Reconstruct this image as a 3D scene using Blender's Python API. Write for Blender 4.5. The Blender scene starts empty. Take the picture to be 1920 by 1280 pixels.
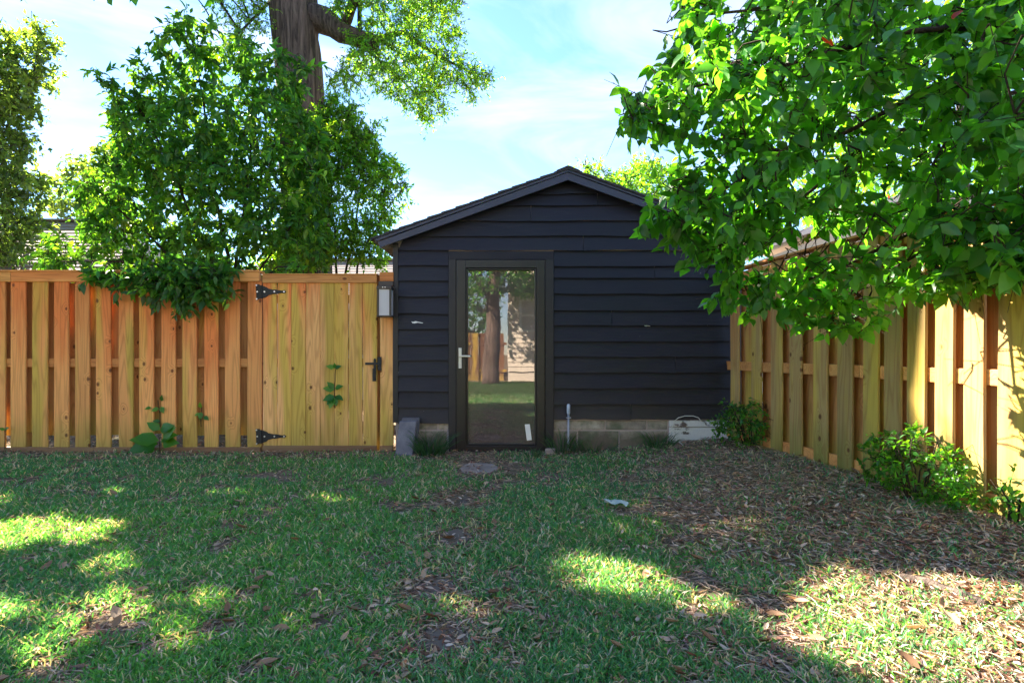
import bpy, math, random
import numpy as np
from mathutils import Vector, Matrix

SC = bpy.context.scene
COL = SC.collection
rng = np.random.default_rng(7)
random.seed(7)

# ------------------------------------------------------------------ camera, world, sun, exposure
CAM_H = 1.04
cd = bpy.data.cameras.new('camera')
cd.sensor_width = 36.0
cd.lens = 20.0
cd.shift_y = 20.0 / 1920.0
cd.clip_start = 0.05
cd.clip_end = 900
cam = bpy.data.objects.new('camera', cd)
cam.location = (0, 0, CAM_H)
cam.rotation_euler = (math.radians(90), 0, 0)
COL.objects.link(cam)
SC.camera = cam

SUN = np.array([-1.0, 0.80, 0.98])          # towards the sun
SUN = SUN / np.linalg.norm(SUN)
SUN_EL = math.asin(SUN[2])
SUN_ROT = math.atan2(SUN[0], SUN[1])

world = bpy.data.worlds.new('World')
SC.world = world
world.use_nodes = True
wt = world.node_tree
bg = wt.nodes['Background']
sky = wt.nodes.new('ShaderNodeTexSky')
sky.sky_type = 'NISHITA'
sky.sun_disc = False
sky.sun_elevation = SUN_EL
sky.sun_rotation = SUN_ROT
sky.air_density = 1.0
sky.dust_density = 0.0
sky.ozone_density = 6.0
# thin streaks of high cloud over the sky
tcw = wt.nodes.new('ShaderNodeTexCoord')
mpw = wt.nodes.new('ShaderNodeMapping')
mpw.inputs['Scale'].default_value = (1.3, 1.6, 5.0)
mpw.inputs['Rotation'].default_value = (0.1, 0.45, 0.3)
nzw = wt.nodes.new('ShaderNodeTexNoise')
nzw.inputs['Scale'].default_value = 1.7
nzw.inputs['Detail'].default_value = 7
nzw.inputs['Roughness'].default_value = 0.55
nzw.inputs['Distortion'].default_value = 0.6
rpw = wt.nodes.new('ShaderNodeValToRGB')
rpw.color_ramp.elements[0].position = 0.47
rpw.color_ramp.elements[0].color = (0, 0, 0, 1)
rpw.color_ramp.elements[1].position = 0.74
rpw.color_ramp.elements[1].color = (0.45, 0.45, 0.45, 1)
mxw = wt.nodes.new('ShaderNodeMixRGB')
mxw.inputs['Color2'].default_value = (4.6, 4.5, 4.6, 1)
wt.links.new(tcw.outputs['Generated'], mpw.inputs['Vector'])
wt.links.new(mpw.outputs['Vector'], nzw.inputs['Vector'])
wt.links.new(nzw.outputs['Fac'], rpw.inputs['Fac'])
wt.links.new(rpw.outputs['Color'], mxw.inputs['Fac'])
wt.links.new(sky.outputs['Color'], mxw.inputs['Color1'])
wt.links.new(mxw.outputs['Color'], bg.inputs['Color'])
bg.inputs['Strength'].default_value = 0.050

sl = bpy.data.lights.new('sun', 'SUN')
sl.energy = 5.0
sl.angle = math.radians(0.5)
sl.color = (1.0, 0.90, 0.74)
so = bpy.data.objects.new('sun', sl)
so.rotation_euler = Vector(SUN).to_track_quat('Z', 'Y').to_euler()
so.location = (-10, 8, 12)
COL.objects.link(so)

SC.view_settings.view_transform = 'Standard'
SC.view_settings.look = 'None'
SC.view_settings.exposure = 3.15
SC.view_settings.gamma = 1.0
SC.view_settings.use_curve_mapping = False
SC.cycles.max_bounces = 10
SC.cycles.diffuse_bounces = 5
SC.cycles.transparent_max_bounces = 24
SC.cycles.sample_clamp_indirect = 8.0
SC.cycles.use_denoising = True

# ------------------------------------------------------------------ helpers
F_PX = 1067.0


def W(px, py, Y):
    """point at depth Y seen at photograph pixel px, py"""
    return ((px - 960.0) / F_PX * Y, Y, CAM_H - (py - 660.0) / F_PX * Y)


def XX(px, Y=6.0):
    return (px - 960.0) / F_PX * Y


def ZZ(py, Y=6.0):
    return CAM_H - (py - 660.0) / F_PX * Y


def proj(P):
    P = np.asarray(P, float)
    y = np.maximum(P[:, 1], 0.05)
    return np.stack([960 + F_PX * P[:, 0] / y, 660 - F_PX * (P[:, 2] - CAM_H) / y], 1)


def sstep(a, b, x):
    t = np.clip((np.asarray(x, float) - a) / (b - a), 0, 1)
    return t * t * (3 - 2 * t)


_lat = np.random.default_rng(3).random((257, 257))


def vnoise(x, y, s=1.0):
    x = np.asarray(x, float) * s + 1000
    y = np.asarray(y, float) * s + 1000
    ix = np.floor(x).astype(int)
    iy = np.floor(y).astype(int)
    fx = x - ix
    fy = y - iy
    fx = fx * fx * (3 - 2 * fx)
    fy = fy * fy * (3 - 2 * fy)
    a = _lat[ix % 256, iy % 256]
    b = _lat[(ix + 1) % 256, iy % 256]
    c = _lat[ix % 256, (iy + 1) % 256]
    d = _lat[(ix + 1) % 256, (iy + 1) % 256]
    return (a * (1 - fx) + b * fx) * (1 - fy) + (c * (1 - fx) + d * fx) * fy


def gz(x, y):
    """height of the ground"""
    return 0.15 * sstep(0.7, 2.4, x) + 0.022 * (vnoise(x, y, 1.3) - 0.5) + 0.010 * (vnoise(x, y, 5.0) - 0.5) \
        - 0.015 * sstep(-0.5, -1.5, x)


class MB:
    def __init__(s):
        s.v = []
        s.f = []

    def box(s, x0, x1, y0, y1, z0, z1):
        n = len(s.v)
        s.v += [(x0, y0, z0), (x1, y0, z0), (x1, y1, z0), (x0, y1, z0), (x0, y0, z1), (x1, y0, z1), (x1, y1, z1), (x0, y1, z1)]
        s.f += [tuple(n + i for i in q) for q in ((0, 3, 2, 1), (4, 5, 6, 7), (0, 1, 5, 4), (1, 2, 6, 5), (2, 3, 7, 6), (3, 0, 4, 7))]
        return s

    def prism(s, pts, axis, a, b):
        """polygon pts extruded along axis from a to b; pts are the two other coords in order"""
        n = len(s.v)
        k = len(pts)

        def mk(p, t):
            return {'x': (t, p[0], p[1]), 'y': (p[0], t, p[1]), 'z': (p[0], p[1], t)}[axis]
        s.v += [mk(p, a) for p in pts] + [mk(p, b) for p in pts]
        s.f.append(tuple(n + i for i in range(k)))
        s.f.append(tuple(n + k + i for i in reversed(range(k))))
        for i in range(k):
            j = (i + 1) % k
            s.f.append((n + i, n + k + i, n + k + j, n + j))
        return s

    def tube(s, pts, rad, sides=6, cap=True):
        pts = [Vector(p) for p in pts]
        n = len(s.v)
        up = Vector((0.13, 0.31, 0.94))
        for i, p in enumerate(pts):
            d = (pts[min(i + 1, len(pts) - 1)] - pts[max(i - 1, 0)]).normalized()
            u = d.cross(up)
            if u.length < 1e-3:
                u = d.cross(Vector((1, 0, 0)))
            u.normalize()
            w = d.cross(u)
            r = rad[i] if hasattr(rad, '__len__') else rad
            for k in range(sides):
                a = 2 * math.pi * k / sides
                s.v.append(tuple(p + (u * math.cos(a) + w * math.sin(a)) * r))
        for i in range(len(pts) - 1):
            for k in range(sides):
                a = n + i * sides + k
                b = n + i * sides + (k + 1) % sides
                s.f.append((a, b, b + sides, a + sides))
        if cap:
            s.f.append(tuple(n + k for k in reversed(range(sides))))
            e = n + (len(pts) - 1) * sides
            s.f.append(tuple(e + k for k in range(sides)))
        return s

    def disc(s, c, r, axis='y', h=0.004, k=10):
        pts = [(math.cos(2 * math.pi * i / k) * r, math.sin(2 * math.pi * i / k) * r) for i in range(k)]
        if axis == 'y':
            s.prism([(c[0] + p[0], c[2] + p[1]) for p in pts], 'y', c[1], c[1] - h)
        elif axis == 'x':
            s.prism([(c[1] + p[0], c[2] + p[1]) for p in pts], 'x', c[0], c[0] + h)
        else:
            s.prism([(c[0] + p[0], c[1] + p[1]) for p in pts], 'z', c[2], c[2] + h)
        return s


ORIGIN = {}


def link(o, parent=None, mat=None, label=None, cat=None, group=None, kind=None):
    if parent is not None:
        o.parent = parent
    if mat is not None:
        o.data.materials.append(mat)
    if label:
        o['label'] = label
    if cat:
        o['category'] = cat
    if group:
        o['group'] = group
    if kind:
        o['kind'] = kind
    COL.objects.link(o)
    return o


def thing(name, loc, label, cat, group=None):
    o = bpy.data.objects.new(name, None)
    o.empty_display_size = 0.1
    o.location = loc
    ORIGIN[o.name] = Vector(loc)
    return link(o, None, None, label, cat, group)


def origin_of(o):
    v = Vector((0, 0, 0))
    while o is not None:
        v = v + o.location
        o = o.parent
    return v


def obj(name, mb, mat, parent=None, smooth=False, bevel=0, **kw):
    """mb in world coordinates"""
    off = origin_of(parent) if parent is not None else Vector((0, 0, 0))
    base = Vector((0, 0, 0))
    if parent is None:
        a = np.array(mb.v)
        base = Vector(((a[:, 0].min() + a[:, 0].max()) / 2, (a[:, 1].min() + a[:, 1].max()) / 2, a[:, 2].min()))
    me = bpy.data.meshes.new(name)
    me.from_pydata([tuple(Vector(v) - off - base) for v in mb.v], [], mb.f)
    if smooth:
        me.polygons.foreach_set('use_smooth', [True] * len(me.polygons))
    me.update()
    o = bpy.data.objects.new(name, me)
    o.location = base
    if bevel:
        m = o.modifiers.new('bevel', 'BEVEL')
        m.width = bevel
        m.segments = 2
        m.limit_method = 'ANGLE'
    return link(o, parent, mat, **kw)


def mesh_np(name, V, F, col=None):
    V = np.ascontiguousarray(V, np.float32)
    F = np.ascontiguousarray(F, np.int32)
    me = bpy.data.meshes.new(name)
    me.vertices.add(len(V))
    me.vertices.foreach_set('co', V.ravel())
    k = F.shape[1]
    me.loops.add(F.size)
    me.loops.foreach_set('vertex_index', F.ravel())
    me.polygons.add(len(F))
    me.polygons.foreach_set('loop_start', np.arange(0, F.size, k, dtype=np.int32))
    me.update(calc_edges=True)
    if col is not None:
        a = me.color_attributes.new('col', 'FLOAT_COLOR', 'POINT')
        c = np.ones((len(V), 4), np.float32)
        c[:, :3] = col
        a.data.foreach_set('color', c.ravel())
    return me


def obj_np(name, V, F, col, mat, parent=None, **kw):
    off = np.array(origin_of(parent)) if parent is not None else np.zeros(3)
    o = bpy.data.objects.new(name, mesh_np(name, V - off, F, col))
    return link(o, parent, mat, **kw)


# ------------------------------------------------------------------ materials
class NT:
    def __init__(s, name):
        s.m = bpy.data.materials.new(name)
        s.m.use_nodes = True
        s.t = s.m.node_tree
        s.p = s.t.nodes['Principled BSDF']
        s.out = s.t.nodes['Material Output']

    def n(s, kind, **kw):
        x = s.t.nodes.new('ShaderNode' + kind)
        for k, v in kw.items():
            setattr(x, k, v)
        return x

    def l(s, a, b):
        s.t.links.new(a, b)

    def val(s, x, sock):
        if isinstance(x, (int, float)):
            sock.default_value = x
        elif isinstance(x, (tuple, list)):
            sock.default_value = tuple(x) + ((1,) if len(x) == 3 and len(sock.default_value) == 4 else ())
        else:
            s.l(x, sock)

    def math(s, op, a, b=0.0, clamp=False):
        x = s.n('Math', operation=op, use_clamp=clamp)
        s.val(a, x.inputs[0])
        s.val(b, x.inputs[1])
        return x.outputs[0]

    def mix(s, fac, a, b, blend='MIX'):
        x = s.n('MixRGB', blend_type=blend)
        s.val(fac, x.inputs[0])
        s.val(a, x.inputs[1])
        s.val(b, x.inputs[2])
        return x.outputs[0]

    def noise(s, vec, scale, detail=3, rough=0.55, dist=0.0):
        x = s.n('TexNoise')
        x.inputs['Scale'].default_value = scale
        x.inputs['Detail'].default_value = detail
        x.inputs['Roughness'].default_value = rough
        x.inputs['Distortion'].default_value = dist
        if vec is not None:
            s.l(vec, x.inputs['Vector'])
        return x.outputs['Fac']

    def mapv(s, vec, scale=(1, 1, 1), loc=(0, 0, 0)):
        x = s.n('Mapping')
        x.inputs['Scale'].default_value = scale
        x.inputs['Location'].default_value = loc
        s.l(vec, x.inputs['Vector'])
        return x.outputs[0]

    def ramp(s, fac, *stops):
        x = s.n('ValToRGB')
        e = x.color_ramp.elements
        while len(e) < len(stops):
            e.new(0.5)
        for i, (p, c) in enumerate(stops):
            e[i].position = p
            if isinstance(c, (int, float)):
                c = (c, c, c)
            e[i].color = tuple(c) + (1,)
        s.l(fac, x.inputs[0])
        return x.outputs[0]

    def bump(s, h, strength=0.3, dist=0.01):
        x = s.n('Bump')
        x.inputs['Strength'].default_value = strength
        x.inputs['Distance'].default_value = dist
        s.l(h, x.inputs['Height'])
        s.l(x.outputs[0], s.p.inputs['Normal'])

    def set(s, color=None, rough=None, metal=None, spec=None):
        if color is not None:
            s.val(color, s.p.inputs['Base Color'])
        if rough is not None:
            s.val(rough, s.p.inputs['Roughness'])
        if metal is not None:
            s.p.inputs['Metallic'].default_value = metal
        if spec is not None:
            s.p.inputs['Specular IOR Level'].default_value = spec
        return s.m


def objcoord(t, per_object=True):
    tc = t.n('TexCoord')
    v = tc.outputs['Object']
    oi = t.n('ObjectInfo')
    if per_object:
        c = t.n('CombineXYZ')
        t.l(t.math('MULTIPLY', oi.outputs['Random'], 37.0), c.inputs[0])
        t.l(t.math('MULTIPLY', oi.outputs['Random'], 91.0), c.inputs[1])
        t.l(t.math('MULTIPLY', oi.outputs['Random'], 53.0), c.inputs[2])
        a = t.n('VectorMath', operation='ADD')
        t.l(v, a.inputs[0])
        t.l(c.outputs[0], a.inputs[1])
        return v, a.outputs[0], oi.outputs['Random']
    return v, v, oi.outputs['Random']


def make_wood(name, axis='z', tan=(0.72, 0.325, 0.105), red=(0.60, 0.17, 0.045), green=(0.36, 0.27, 0.06), stain=True,
              redbias=0.0, greenbias=0.0, H=1.8):
    t = NT(name)
    raw, v, rnd = objcoord(t)
    sep0 = t.n('SeparateXYZ')
    t.l(raw, sep0.inputs[0])
    sep = t.n('SeparateXYZ')
    t.l(v, sep.inputs[0])
    cmb = t.n('CombineXYZ')
    if axis == 'z':
        a, b, c = sep.outputs[0], sep.outputs[1], sep.outputs[2]
        h = sep0.outputs[2]
    else:
        a, b, c = sep.outputs[2], sep.outputs[1], sep.outputs[0]
        h = sep0.outputs[2]
    t.l(a, cmb.inputs[0])
    t.l(b, cmb.inputs[1])
    t.l(c, cmb.inputs[2])
    P = cmb.outputs[0]
    # knots
    vo = t.n('TexVoronoi', voronoi_dimensions='2D')
    kc = t.n('CombineXYZ')
    t.l(a, kc.inputs[0])
    t.l(c, kc.inputs[1])
    vo.inputs['Scale'].default_value = 1.0
    vo.inputs['Randomness'].default_value = 1.0
    t.l(t.mapv(kc.outputs[0], (8.5, 5.5, 1.0)), vo.inputs['Vector'])
    kd = vo.outputs['Distance']
    ksep = t.n('SeparateColor')
    t.l(vo.outputs['Color'], ksep.inputs[0])
    kon = t.math('GREATER_THAN', ksep.outputs[0], 0.85)
    knot = t.math('MULTIPLY', t.ramp(t.math('ADD', kd, t.math('MULTIPLY', ksep.outputs[1], 0.06)), (0.09, 1.0), (0.16, 0.0)), kon)
    kpull = t.math('MULTIPLY', t.ramp(kd, (0.0, 1.0), (0.42, 0.0)), kon)
    # growth rings
    n1 = t.noise(t.mapv(P, (6.0, 6.0, 0.42)), 1.0, 2, 0.5)
    n2 = t.noise(t.mapv(P, (14.0, 14.0, 2.0)), 1.0, 2, 0.5)
    ph = t.math('ADD', t.math('MULTIPLY', n1, 90.0), t.math('MULTIPLY', kpull, 16.0))
    ph = t.math('ADD', ph, t.math('MULTIPLY', n2, 3.0))
    ring = t.math('MULTIPLY', t.math('ADD', t.math('SINE', ph), 1.0), 0.5)
    ring = t.math('POWER', ring, 3.0)
    fib = t.noise(t.mapv(P, (160.0, 160.0, 3.0)), 1.0, 3, 0.6)
    # stain along the height
    if stain:
        nz = t.noise(t.mapv(P, (9.0, 9.0, 1.1)), 1.0, 3, 0.6)
        hh = t.math('ADD', t.math('DIVIDE', h, H), t.math('MULTIPLY', t.math('SUBTRACT', nz, 0.5), 0.9))
        hh = t.math('ADD', hh, t.math('MULTIPLY', t.math('SUBTRACT', rnd, 0.5), 0.5))
        fr = t.ramp(t.math('ADD', hh, redbias), (0.35, 0.0), (0.80, 0.95))
        fg = t.ramp(t.math('ADD', t.math('DIVIDE', h, H), t.math('MULTIPLY', t.math('SUBTRACT', nz, 0.5), 0.35)),
                    (0.0, 0.9), (0.20, 0.0))
        n3 = t.noise(t.mapv(P, (5.0, 5.0, 0.5), (3, 1, 2)), 1.0, 2, 0.5)
        strk = t.math('MULTIPLY', t.ramp(t.math('ADD', n3, greenbias), (0.56, 0.0), (0.68, 0.85)), 1.0)
        base = t.mix(fr, tan, red)
        base = t.mix(strk, base, (0.46, 0.33, 0.055))
        base = t.mix(fg, base, green)
    else:
        n3 = t.noise(t.mapv(P, (5.0, 5.0, 0.6)), 1.0, 2, 0.5)
        base = t.mix(t.ramp(n3, (0.35, 0.0), (0.7, 1.0)), tan, red)
    dark = t.mix(0.55, base, (0.14, 0.035, 0.008))
    c1 = t.mix(t.math('MULTIPLY', ring, 0.55), base, dark)
    c2 = t.mix(t.math('MULTIPLY', t.ramp(fib, (0.35, 0.0), (0.75, 1.0)), 0.35), c1, dark)
    vary = t.math('ADD', 0.92, t.math('MULTIPLY', rnd, 0.38))
    c3 = t.mix(1.0, c2, vary, 'MULTIPLY')
    c4 = t.mix(t.math('MULTIPLY', knot, 0.85), c3, (0.085, 0.022, 0.008))
    t.set(c4, 0.72, spec=0.25)
    t.bump(t.math('ADD', t.math('MULTIPLY', ring, 0.5), fib), 0.35, 0.0025)
    return t.m


M = {}
M['wood_v'] = make_wood('fence_wood', 'z')
M['wood_gate'] = make_wood('gate_wood', 'z', redbias=-0.22, greenbias=0.06, tan=(0.70, 0.38, 0.14))
M['wood_right'] = make_wood('aged_fence_wood', 'z', tan=(0.34, 0.225, 0.085), red=(0.33, 0.17, 0.06), green=(0.17, 0.165, 0.035), redbias=-0.2, greenbias=0.05)
M['wood_rear'] = make_wood('rear_fence_wood', 'z', tan=(0.42, 0.20, 0.07), red=(0.34, 0.13, 0.04), redbias=0.0)
M['wood_h'] = make_wood('rail_wood', 'x', tan=(0.58, 0.29, 0.09), red=(0.46, 0.17, 0.05), stain=False)
M['wood_kick'] = make_wood('kickboard_wood', 'x', tan=(0.20, 0.135, 0.07), red=(0.15, 0.085, 0.05), stain=False)
M['wood_kick_right'] = make_wood('mossy_board_wood', 'y', tan=(0.22, 0.18, 0.06), red=(0.16, 0.12, 0.05), stain=False)
M['wood_back'] = make_wood('old_fence_wood', 'z', tan=(0.12, 0.07, 0.045), red=(0.10, 0.05, 0.03))


def make_siding():
    t = NT('navy_siding_paint')
    raw, v, rnd = objcoord(t)
    big = t.noise(t.mapv(v, (1.2, 1.2, 3)), 1.0, 3)
    fib = t.noise(t.mapv(v, (5, 5, 110)), 1.0, 4, 0.65, 0.6)
    crk = t.noise(t.mapv(v, (4, 4, 34)), 1.0, 5, 0.7, 1.2)
    base = t.mix(t.ramp(big, (0.3, 0.0), (0.7, 1.0)), (0.0032, 0.0028, 0.0078), (0.0068, 0.0060, 0.0160))
    base = t.mix(t.math('MULTIPLY', t.ramp(fib, (0.45, 0.0), (0.75, 1.0)), 0.5), base, (0.019, 0.018, 0.028))
    base = t.mix(t.ramp(crk, (0.30, 0.8), (0.37, 0.0)), base, (0.006, 0.006, 0.008))
    vary = t.math('ADD', 0.8, t.math('MULTIPLY', rnd, 0.4))
    base = t.mix(1.0, base, vary, 'MULTIPLY')
    chip = t.noise(t.mapv(v, (17, 17, 70)), 1.0, 3, 0.6)
    spot = t.noise(t.mapv(v, (1.6, 1.6, 5)), 1.0, 2, 0.5)
    ch = t.math('MULTIPLY', t.ramp(chip, (0.725, 0.0), (0.735, 1.0)), t.ramp(spot, (0.60, 0.0), (0.64, 1.0)))
    sz_ = t.n('SeparateXYZ')
    t.l(raw, sz_.inputs[0])
    mud = t.math('ADD', sz_.outputs[2], t.math('MULTIPLY', t.noise(t.mapv(v, (6, 6, 6)), 1.0, 4, 0.7), -0.45))
    base = t.mix(t.math('MULTIPLY', t.ramp(mud, (0.08, 1.0), (0.42, 0.0)), 0.18), base, (0.085, 0.07, 0.06))
    base = t.mix(ch, base, (0.55, 0.53, 0.52))
    t.set(base, t.ramp(big, (0.3, 0.50), (0.7, 0.66)), spec=0.4)
    t.bump(t.math('ADD', fib, crk), 0.45, 0.003)
    return t.m


def plain(name, color, rough=0.5, metal=0.0, nscale=20.0, amt=0.25, bump=0.1, spec=0.5):
    t = NT(name)
    raw, v, rnd = objcoord(t)
    n = t.noise(v, nscale, 4, 0.6)
    dk = tuple(c * (1 - amt) for c in color)
    lt = tuple(min(1, c * (1 + amt)) for c in color)
    t.set(t.mix(n, dk, lt), rough, metal, spec)
    if bump:
        t.bump(n, bump, 0.004)
    return t.m


M['siding'] = make_siding()
M['navy_trim'] = plain('navy_trim_paint', (0.028, 0.032, 0.060), 0.48, nscale=9, amt=0.3, bump=0.15)
M['casing'] = plain('black_casing_paint', (0.010, 0.0085, 0.011), 0.55, nscale=14, amt=0.3, bump=0.3)
M['black_pvc'] = plain('black_door_plastic', (0.008, 0.0065, 0.008), 0.38, nscale=30, amt=0.15, bump=0.02)
M['ivory'] = plain('ivory_metal', (0.70, 0.66, 0.56), 0.35, nscale=30, amt=0.06, bump=0.0)
M['shingle_dark'] = plain('dark_shingle', (0.035, 0.034, 0.042), 0.9, nscale=180, amt=0.7, bump=0.5)
M['iron'] = plain('black_iron', (0.006, 0.006, 0.007), 0.6, 0.0, 60, 0.3, 0.1)
M['screw'] = plain('zinc_screw', (0.55, 0.55, 0.55), 0.35, 0.8, 60, 0.1, 0.0)
M['bronze'] = plain('dark_bronze_metal', (0.035, 0.028, 0.024), 0.45, 0.2, 40, 0.3, 0.05)
M['white_sticker'] = plain('white_paper', (0.75, 0.74, 0.72), 0.7, 0, 30, 0.08, 0)
M['galv'] = plain('galvanised_pipe', (0.30, 0.31, 0.36), 0.5, 0.3, 50, 0.2, 0.05)
M['galv_cap'] = plain('grey_plastic_cap', (0.42, 0.47, 0.56), 0.5, 0.0, 50, 0.1, 0.02)
M['scrap'] = plain('weathered_scrap', (0.34, 0.40, 0.38), 0.7, 0, 60, 0.4, 0.2)
M['cord'] = plain('white_cable', (0.62, 0.58, 0.50), 0.6, 0, 40, 0.15, 0)
M['interior'] = plain('interior_board', (0.36, 0.29, 0.27), 0.8, 0, 4, 0.2, 0.05)
M['interior_floor'] = plain('interior_floor', (0.34, 0.32, 0.31), 0.7, 0, 6, 0.2, 0.05)
M['white_paint'] = plain('white_house_paint', (0.72, 0.70, 0.66), 0.6, 0, 6, 0.08, 0.03)
M['cream'] = plain('cream_siding', (0.58, 0.52, 0.44), 0.7, 0, 3, 0.1, 0.03)
M['brick_wall'] = plain('brown_render', (0.09, 0.06, 0.05), 0.8, 0, 5, 0.25, 0.05)
M['blind'] = plain('pale_window_blind', (0.42, 0.41, 0.40), 0.6, 0, 6, 0.15, 0.03)
M['pale_wall'] = plain('pale_wall_paint', (0.62, 0.56, 0.48), 0.7, 0, 4, 0.08, 0.03)
M['dark_eave'] = plain('dark_eave', (0.10, 0.08, 0.07), 0.7, 0, 8, 0.2, 0.03)
M['blue_plastic'] = plain('blue_plastic', (0.03, 0.07, 0.36), 0.4, 0, 8, 0.15, 0.02)
M['red_plastic'] = plain('red_plastic', (0.55, 0.03, 0.035), 0.4, 0, 8, 0.15, 0.02)
M['pale_roof'] = plain('pale_metal_roof', (0.62, 0.52, 0.46), 0.5, 0, 3, 0.08, 0.02)


def make_concrete(name, a, b, moss=0.0):
    t = NT(name)
    raw, v, rnd = objcoord(t)
    n = t.noise(v, 9.0, 6, 0.65)
    f = t.noise(v, 120.0, 3, 0.6)
    base = t.mix(t.ramp(n, (0.3, 0.0), (0.7, 1.0)), a, b)
    base = t.mix(t.math('MULTIPLY', t.ramp(f, (0.55, 0.0), (0.75, 1.0)), 0.5), base, tuple(c * 0.5 for c in a))
    vary = t.math('ADD', 0.75, t.math('MULTIPLY', rnd, 0.5))
    base = t.mix(1.0, base, vary, 'MULTIPLY')
    if moss:
        sz_ = t.n('SeparateXYZ')
        t.l(raw, sz_.inputs[0])
        mud = t.math('ADD', sz_.outputs[2], t.math('MULTIPLY', t.noise(v, 7.0, 4, 0.7), -0.28))
        base = t.mix(t.math('MULTIPLY', t.ramp(mud, (-0.12, 1.0), (0.10, 0.0)), 0.75), base, (0.09, 0.07, 0.05))
        g = t.noise(t.mapv(v, (1, 1, 1), (7, 3, 1)), 5.0, 4, 0.6)
        base = t.mix(t.math('MULTIPLY', t.ramp(g, (0.5, 0.0), (0.65, 1.0)), moss), base, (0.06, 0.09, 0.04))
    t.set(base, 0.9, spec=0.2)
    t.bump(t.math('ADD', n, t.math('MULTIPLY', f, 0.5)), 0.5, 0.006)
    return t.m


M['block'] = make_concrete('foundation_block', (0.20, 0.175, 0.15), (0.44, 0.38, 0.31), 0.6)
M['mortar'] = make_concrete('mortar', (0.09, 0.075, 0.06), (0.16, 0.13, 0.11))
M['paver'] = make_concrete('grey_paver', (0.10, 0.10, 0.12), (0.17, 0.165, 0.19))
M['step'] = make_concrete('stepping_stone', (0.22, 0.155, 0.14), (0.36, 0.265, 0.235), 0.1)
M['stoop'] = make_concrete('pale_stone', (0.24, 0.185, 0.16), (0.36, 0.285, 0.245))


def make_peeling():
    t = NT('peeling_white_paint')
    raw, v, rnd = objcoord(t)
    n = t.noise(t.mapv(v, (5, 5, 11)), 1.0, 6, 0.7)
    f = t.noise(v, 60, 3)
    m = t.ramp(n, (0.40, 0.0), (0.45, 1.0))
    t.set(t.mix(m, t.mix(f, (0.07, 0.05, 0.045), (0.14, 0.11, 0.09)), t.mix(f, (0.52, 0.50, 0.48), (0.68, 0.66, 0.64))), 0.7)
    t.bump(m, 0.4, 0.003)
    return t.m


M['peeling'] = make_peeling()


def make_glass(name, refl=0.2, tint=(0.80, 0.76, 0.75), haze=0.02):
    t = NT(name)
    tr = t.n('BsdfTransparent')
    tr.inputs[0].default_value = tint + (1,)
    gl = t.n('BsdfGlossy')
    gl.inputs['Roughness'].default_value = 0.012
    gl.inputs['Color'].default_value = (0.95, 0.88, 0.84, 1)
    fr = t.n('Fresnel')
    fr.inputs[0].default_value = 1.5
    raw, v, rnd = objcoord(t)
    n = t.noise(v, 3.5, 2)
    bm = t.n('Bump')
    bm.inputs['Strength'].default_value = 0.012
    bm.inputs['Distance'].default_value = 0.02
    t.l(n, bm.inputs['Height'])
    t.l(bm.outputs[0], gl.inputs['Normal'])
    df = t.n('BsdfDiffuse')  # diffuse veil stands in for the pale haze of light in the pane
    df.inputs['Color'].default_value = (0.42, 0.33, 0.31, 1)
    md = t.n('MixShader')
    dn = t.noise(v, 5.0, 4, 0.6)
    t.l(t.math('MULTIPLY', t.ramp(dn, (0.3, 0.5), (0.7, 1.0)), haze), md.inputs[0])
    t.l(tr.outputs[0], md.inputs[1])
    t.l(df.outputs[0], md.inputs[2])
    mx = t.n('MixShader')
    t.l(t.math('ADD', t.math('MULTIPLY', fr.outputs[0], 1.0), refl, True), mx.inputs[0])
    t.l(md.outputs[0], mx.inputs[1])
    t.l(gl.outputs[0], mx.inputs[2])
    t.l(mx.outputs[0], t.out.inputs['Surface'])
    return t.m


M['door_glass'] = make_glass('coated_door_glass', 0.085, haze=0.22)
M['pane'] = make_glass('window_glass', 0.08, (0.9, 0.92, 0.92))


def make_frosted():
    t = NT('frosted_glass')
    t.set((0.62, 0.62, 0.66), 0.35)
    t.p.inputs['Transmission Weight'].default_value = 0.35
    return t.m


M['frosted'] = make_frosted()


def make_leaf(name, source='attr', base=(0.05, 0.13, 0.025), trans=(0.22, 0.42, 0.03), amt=0.48, rough=0.38, dark=None, light=None, red=0.0):
    t = NT(name)
    if source == 'attr':
        a = t.n('Attribute', attribute_name='col')
        c = a.outputs['Color']
    else:
        oi = t.n('ObjectInfo')
        c = t.ramp(oi.outputs['Random'], (0.0, dark), (0.5, base), (1.0, light))
    tc = t.n('TexCoord')
    nz = t.noise(tc.outputs['Object'], 35.0, 2)
    c = t.mix(t.math('MULTIPLY', nz, 0.35), c, (0.02, 0.05, 0.012))
    t.set(c, rough, spec=0.5)
    tl = t.n('BsdfTranslucent')
    t.l(t.mix(1.0, t.mix(0.0, c, c), trans, 'MULTIPLY'), tl.inputs['Color'])
    mx = t.n('MixShader')
    mx.inputs[0].default_value = amt
    t.l(t.p.outputs[0], mx.inputs[1])
    t.l(tl.outputs[0], mx.inputs[2])
    t.l(mx.outputs[0], t.out.inputs['Surface'])
    return t.m


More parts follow.
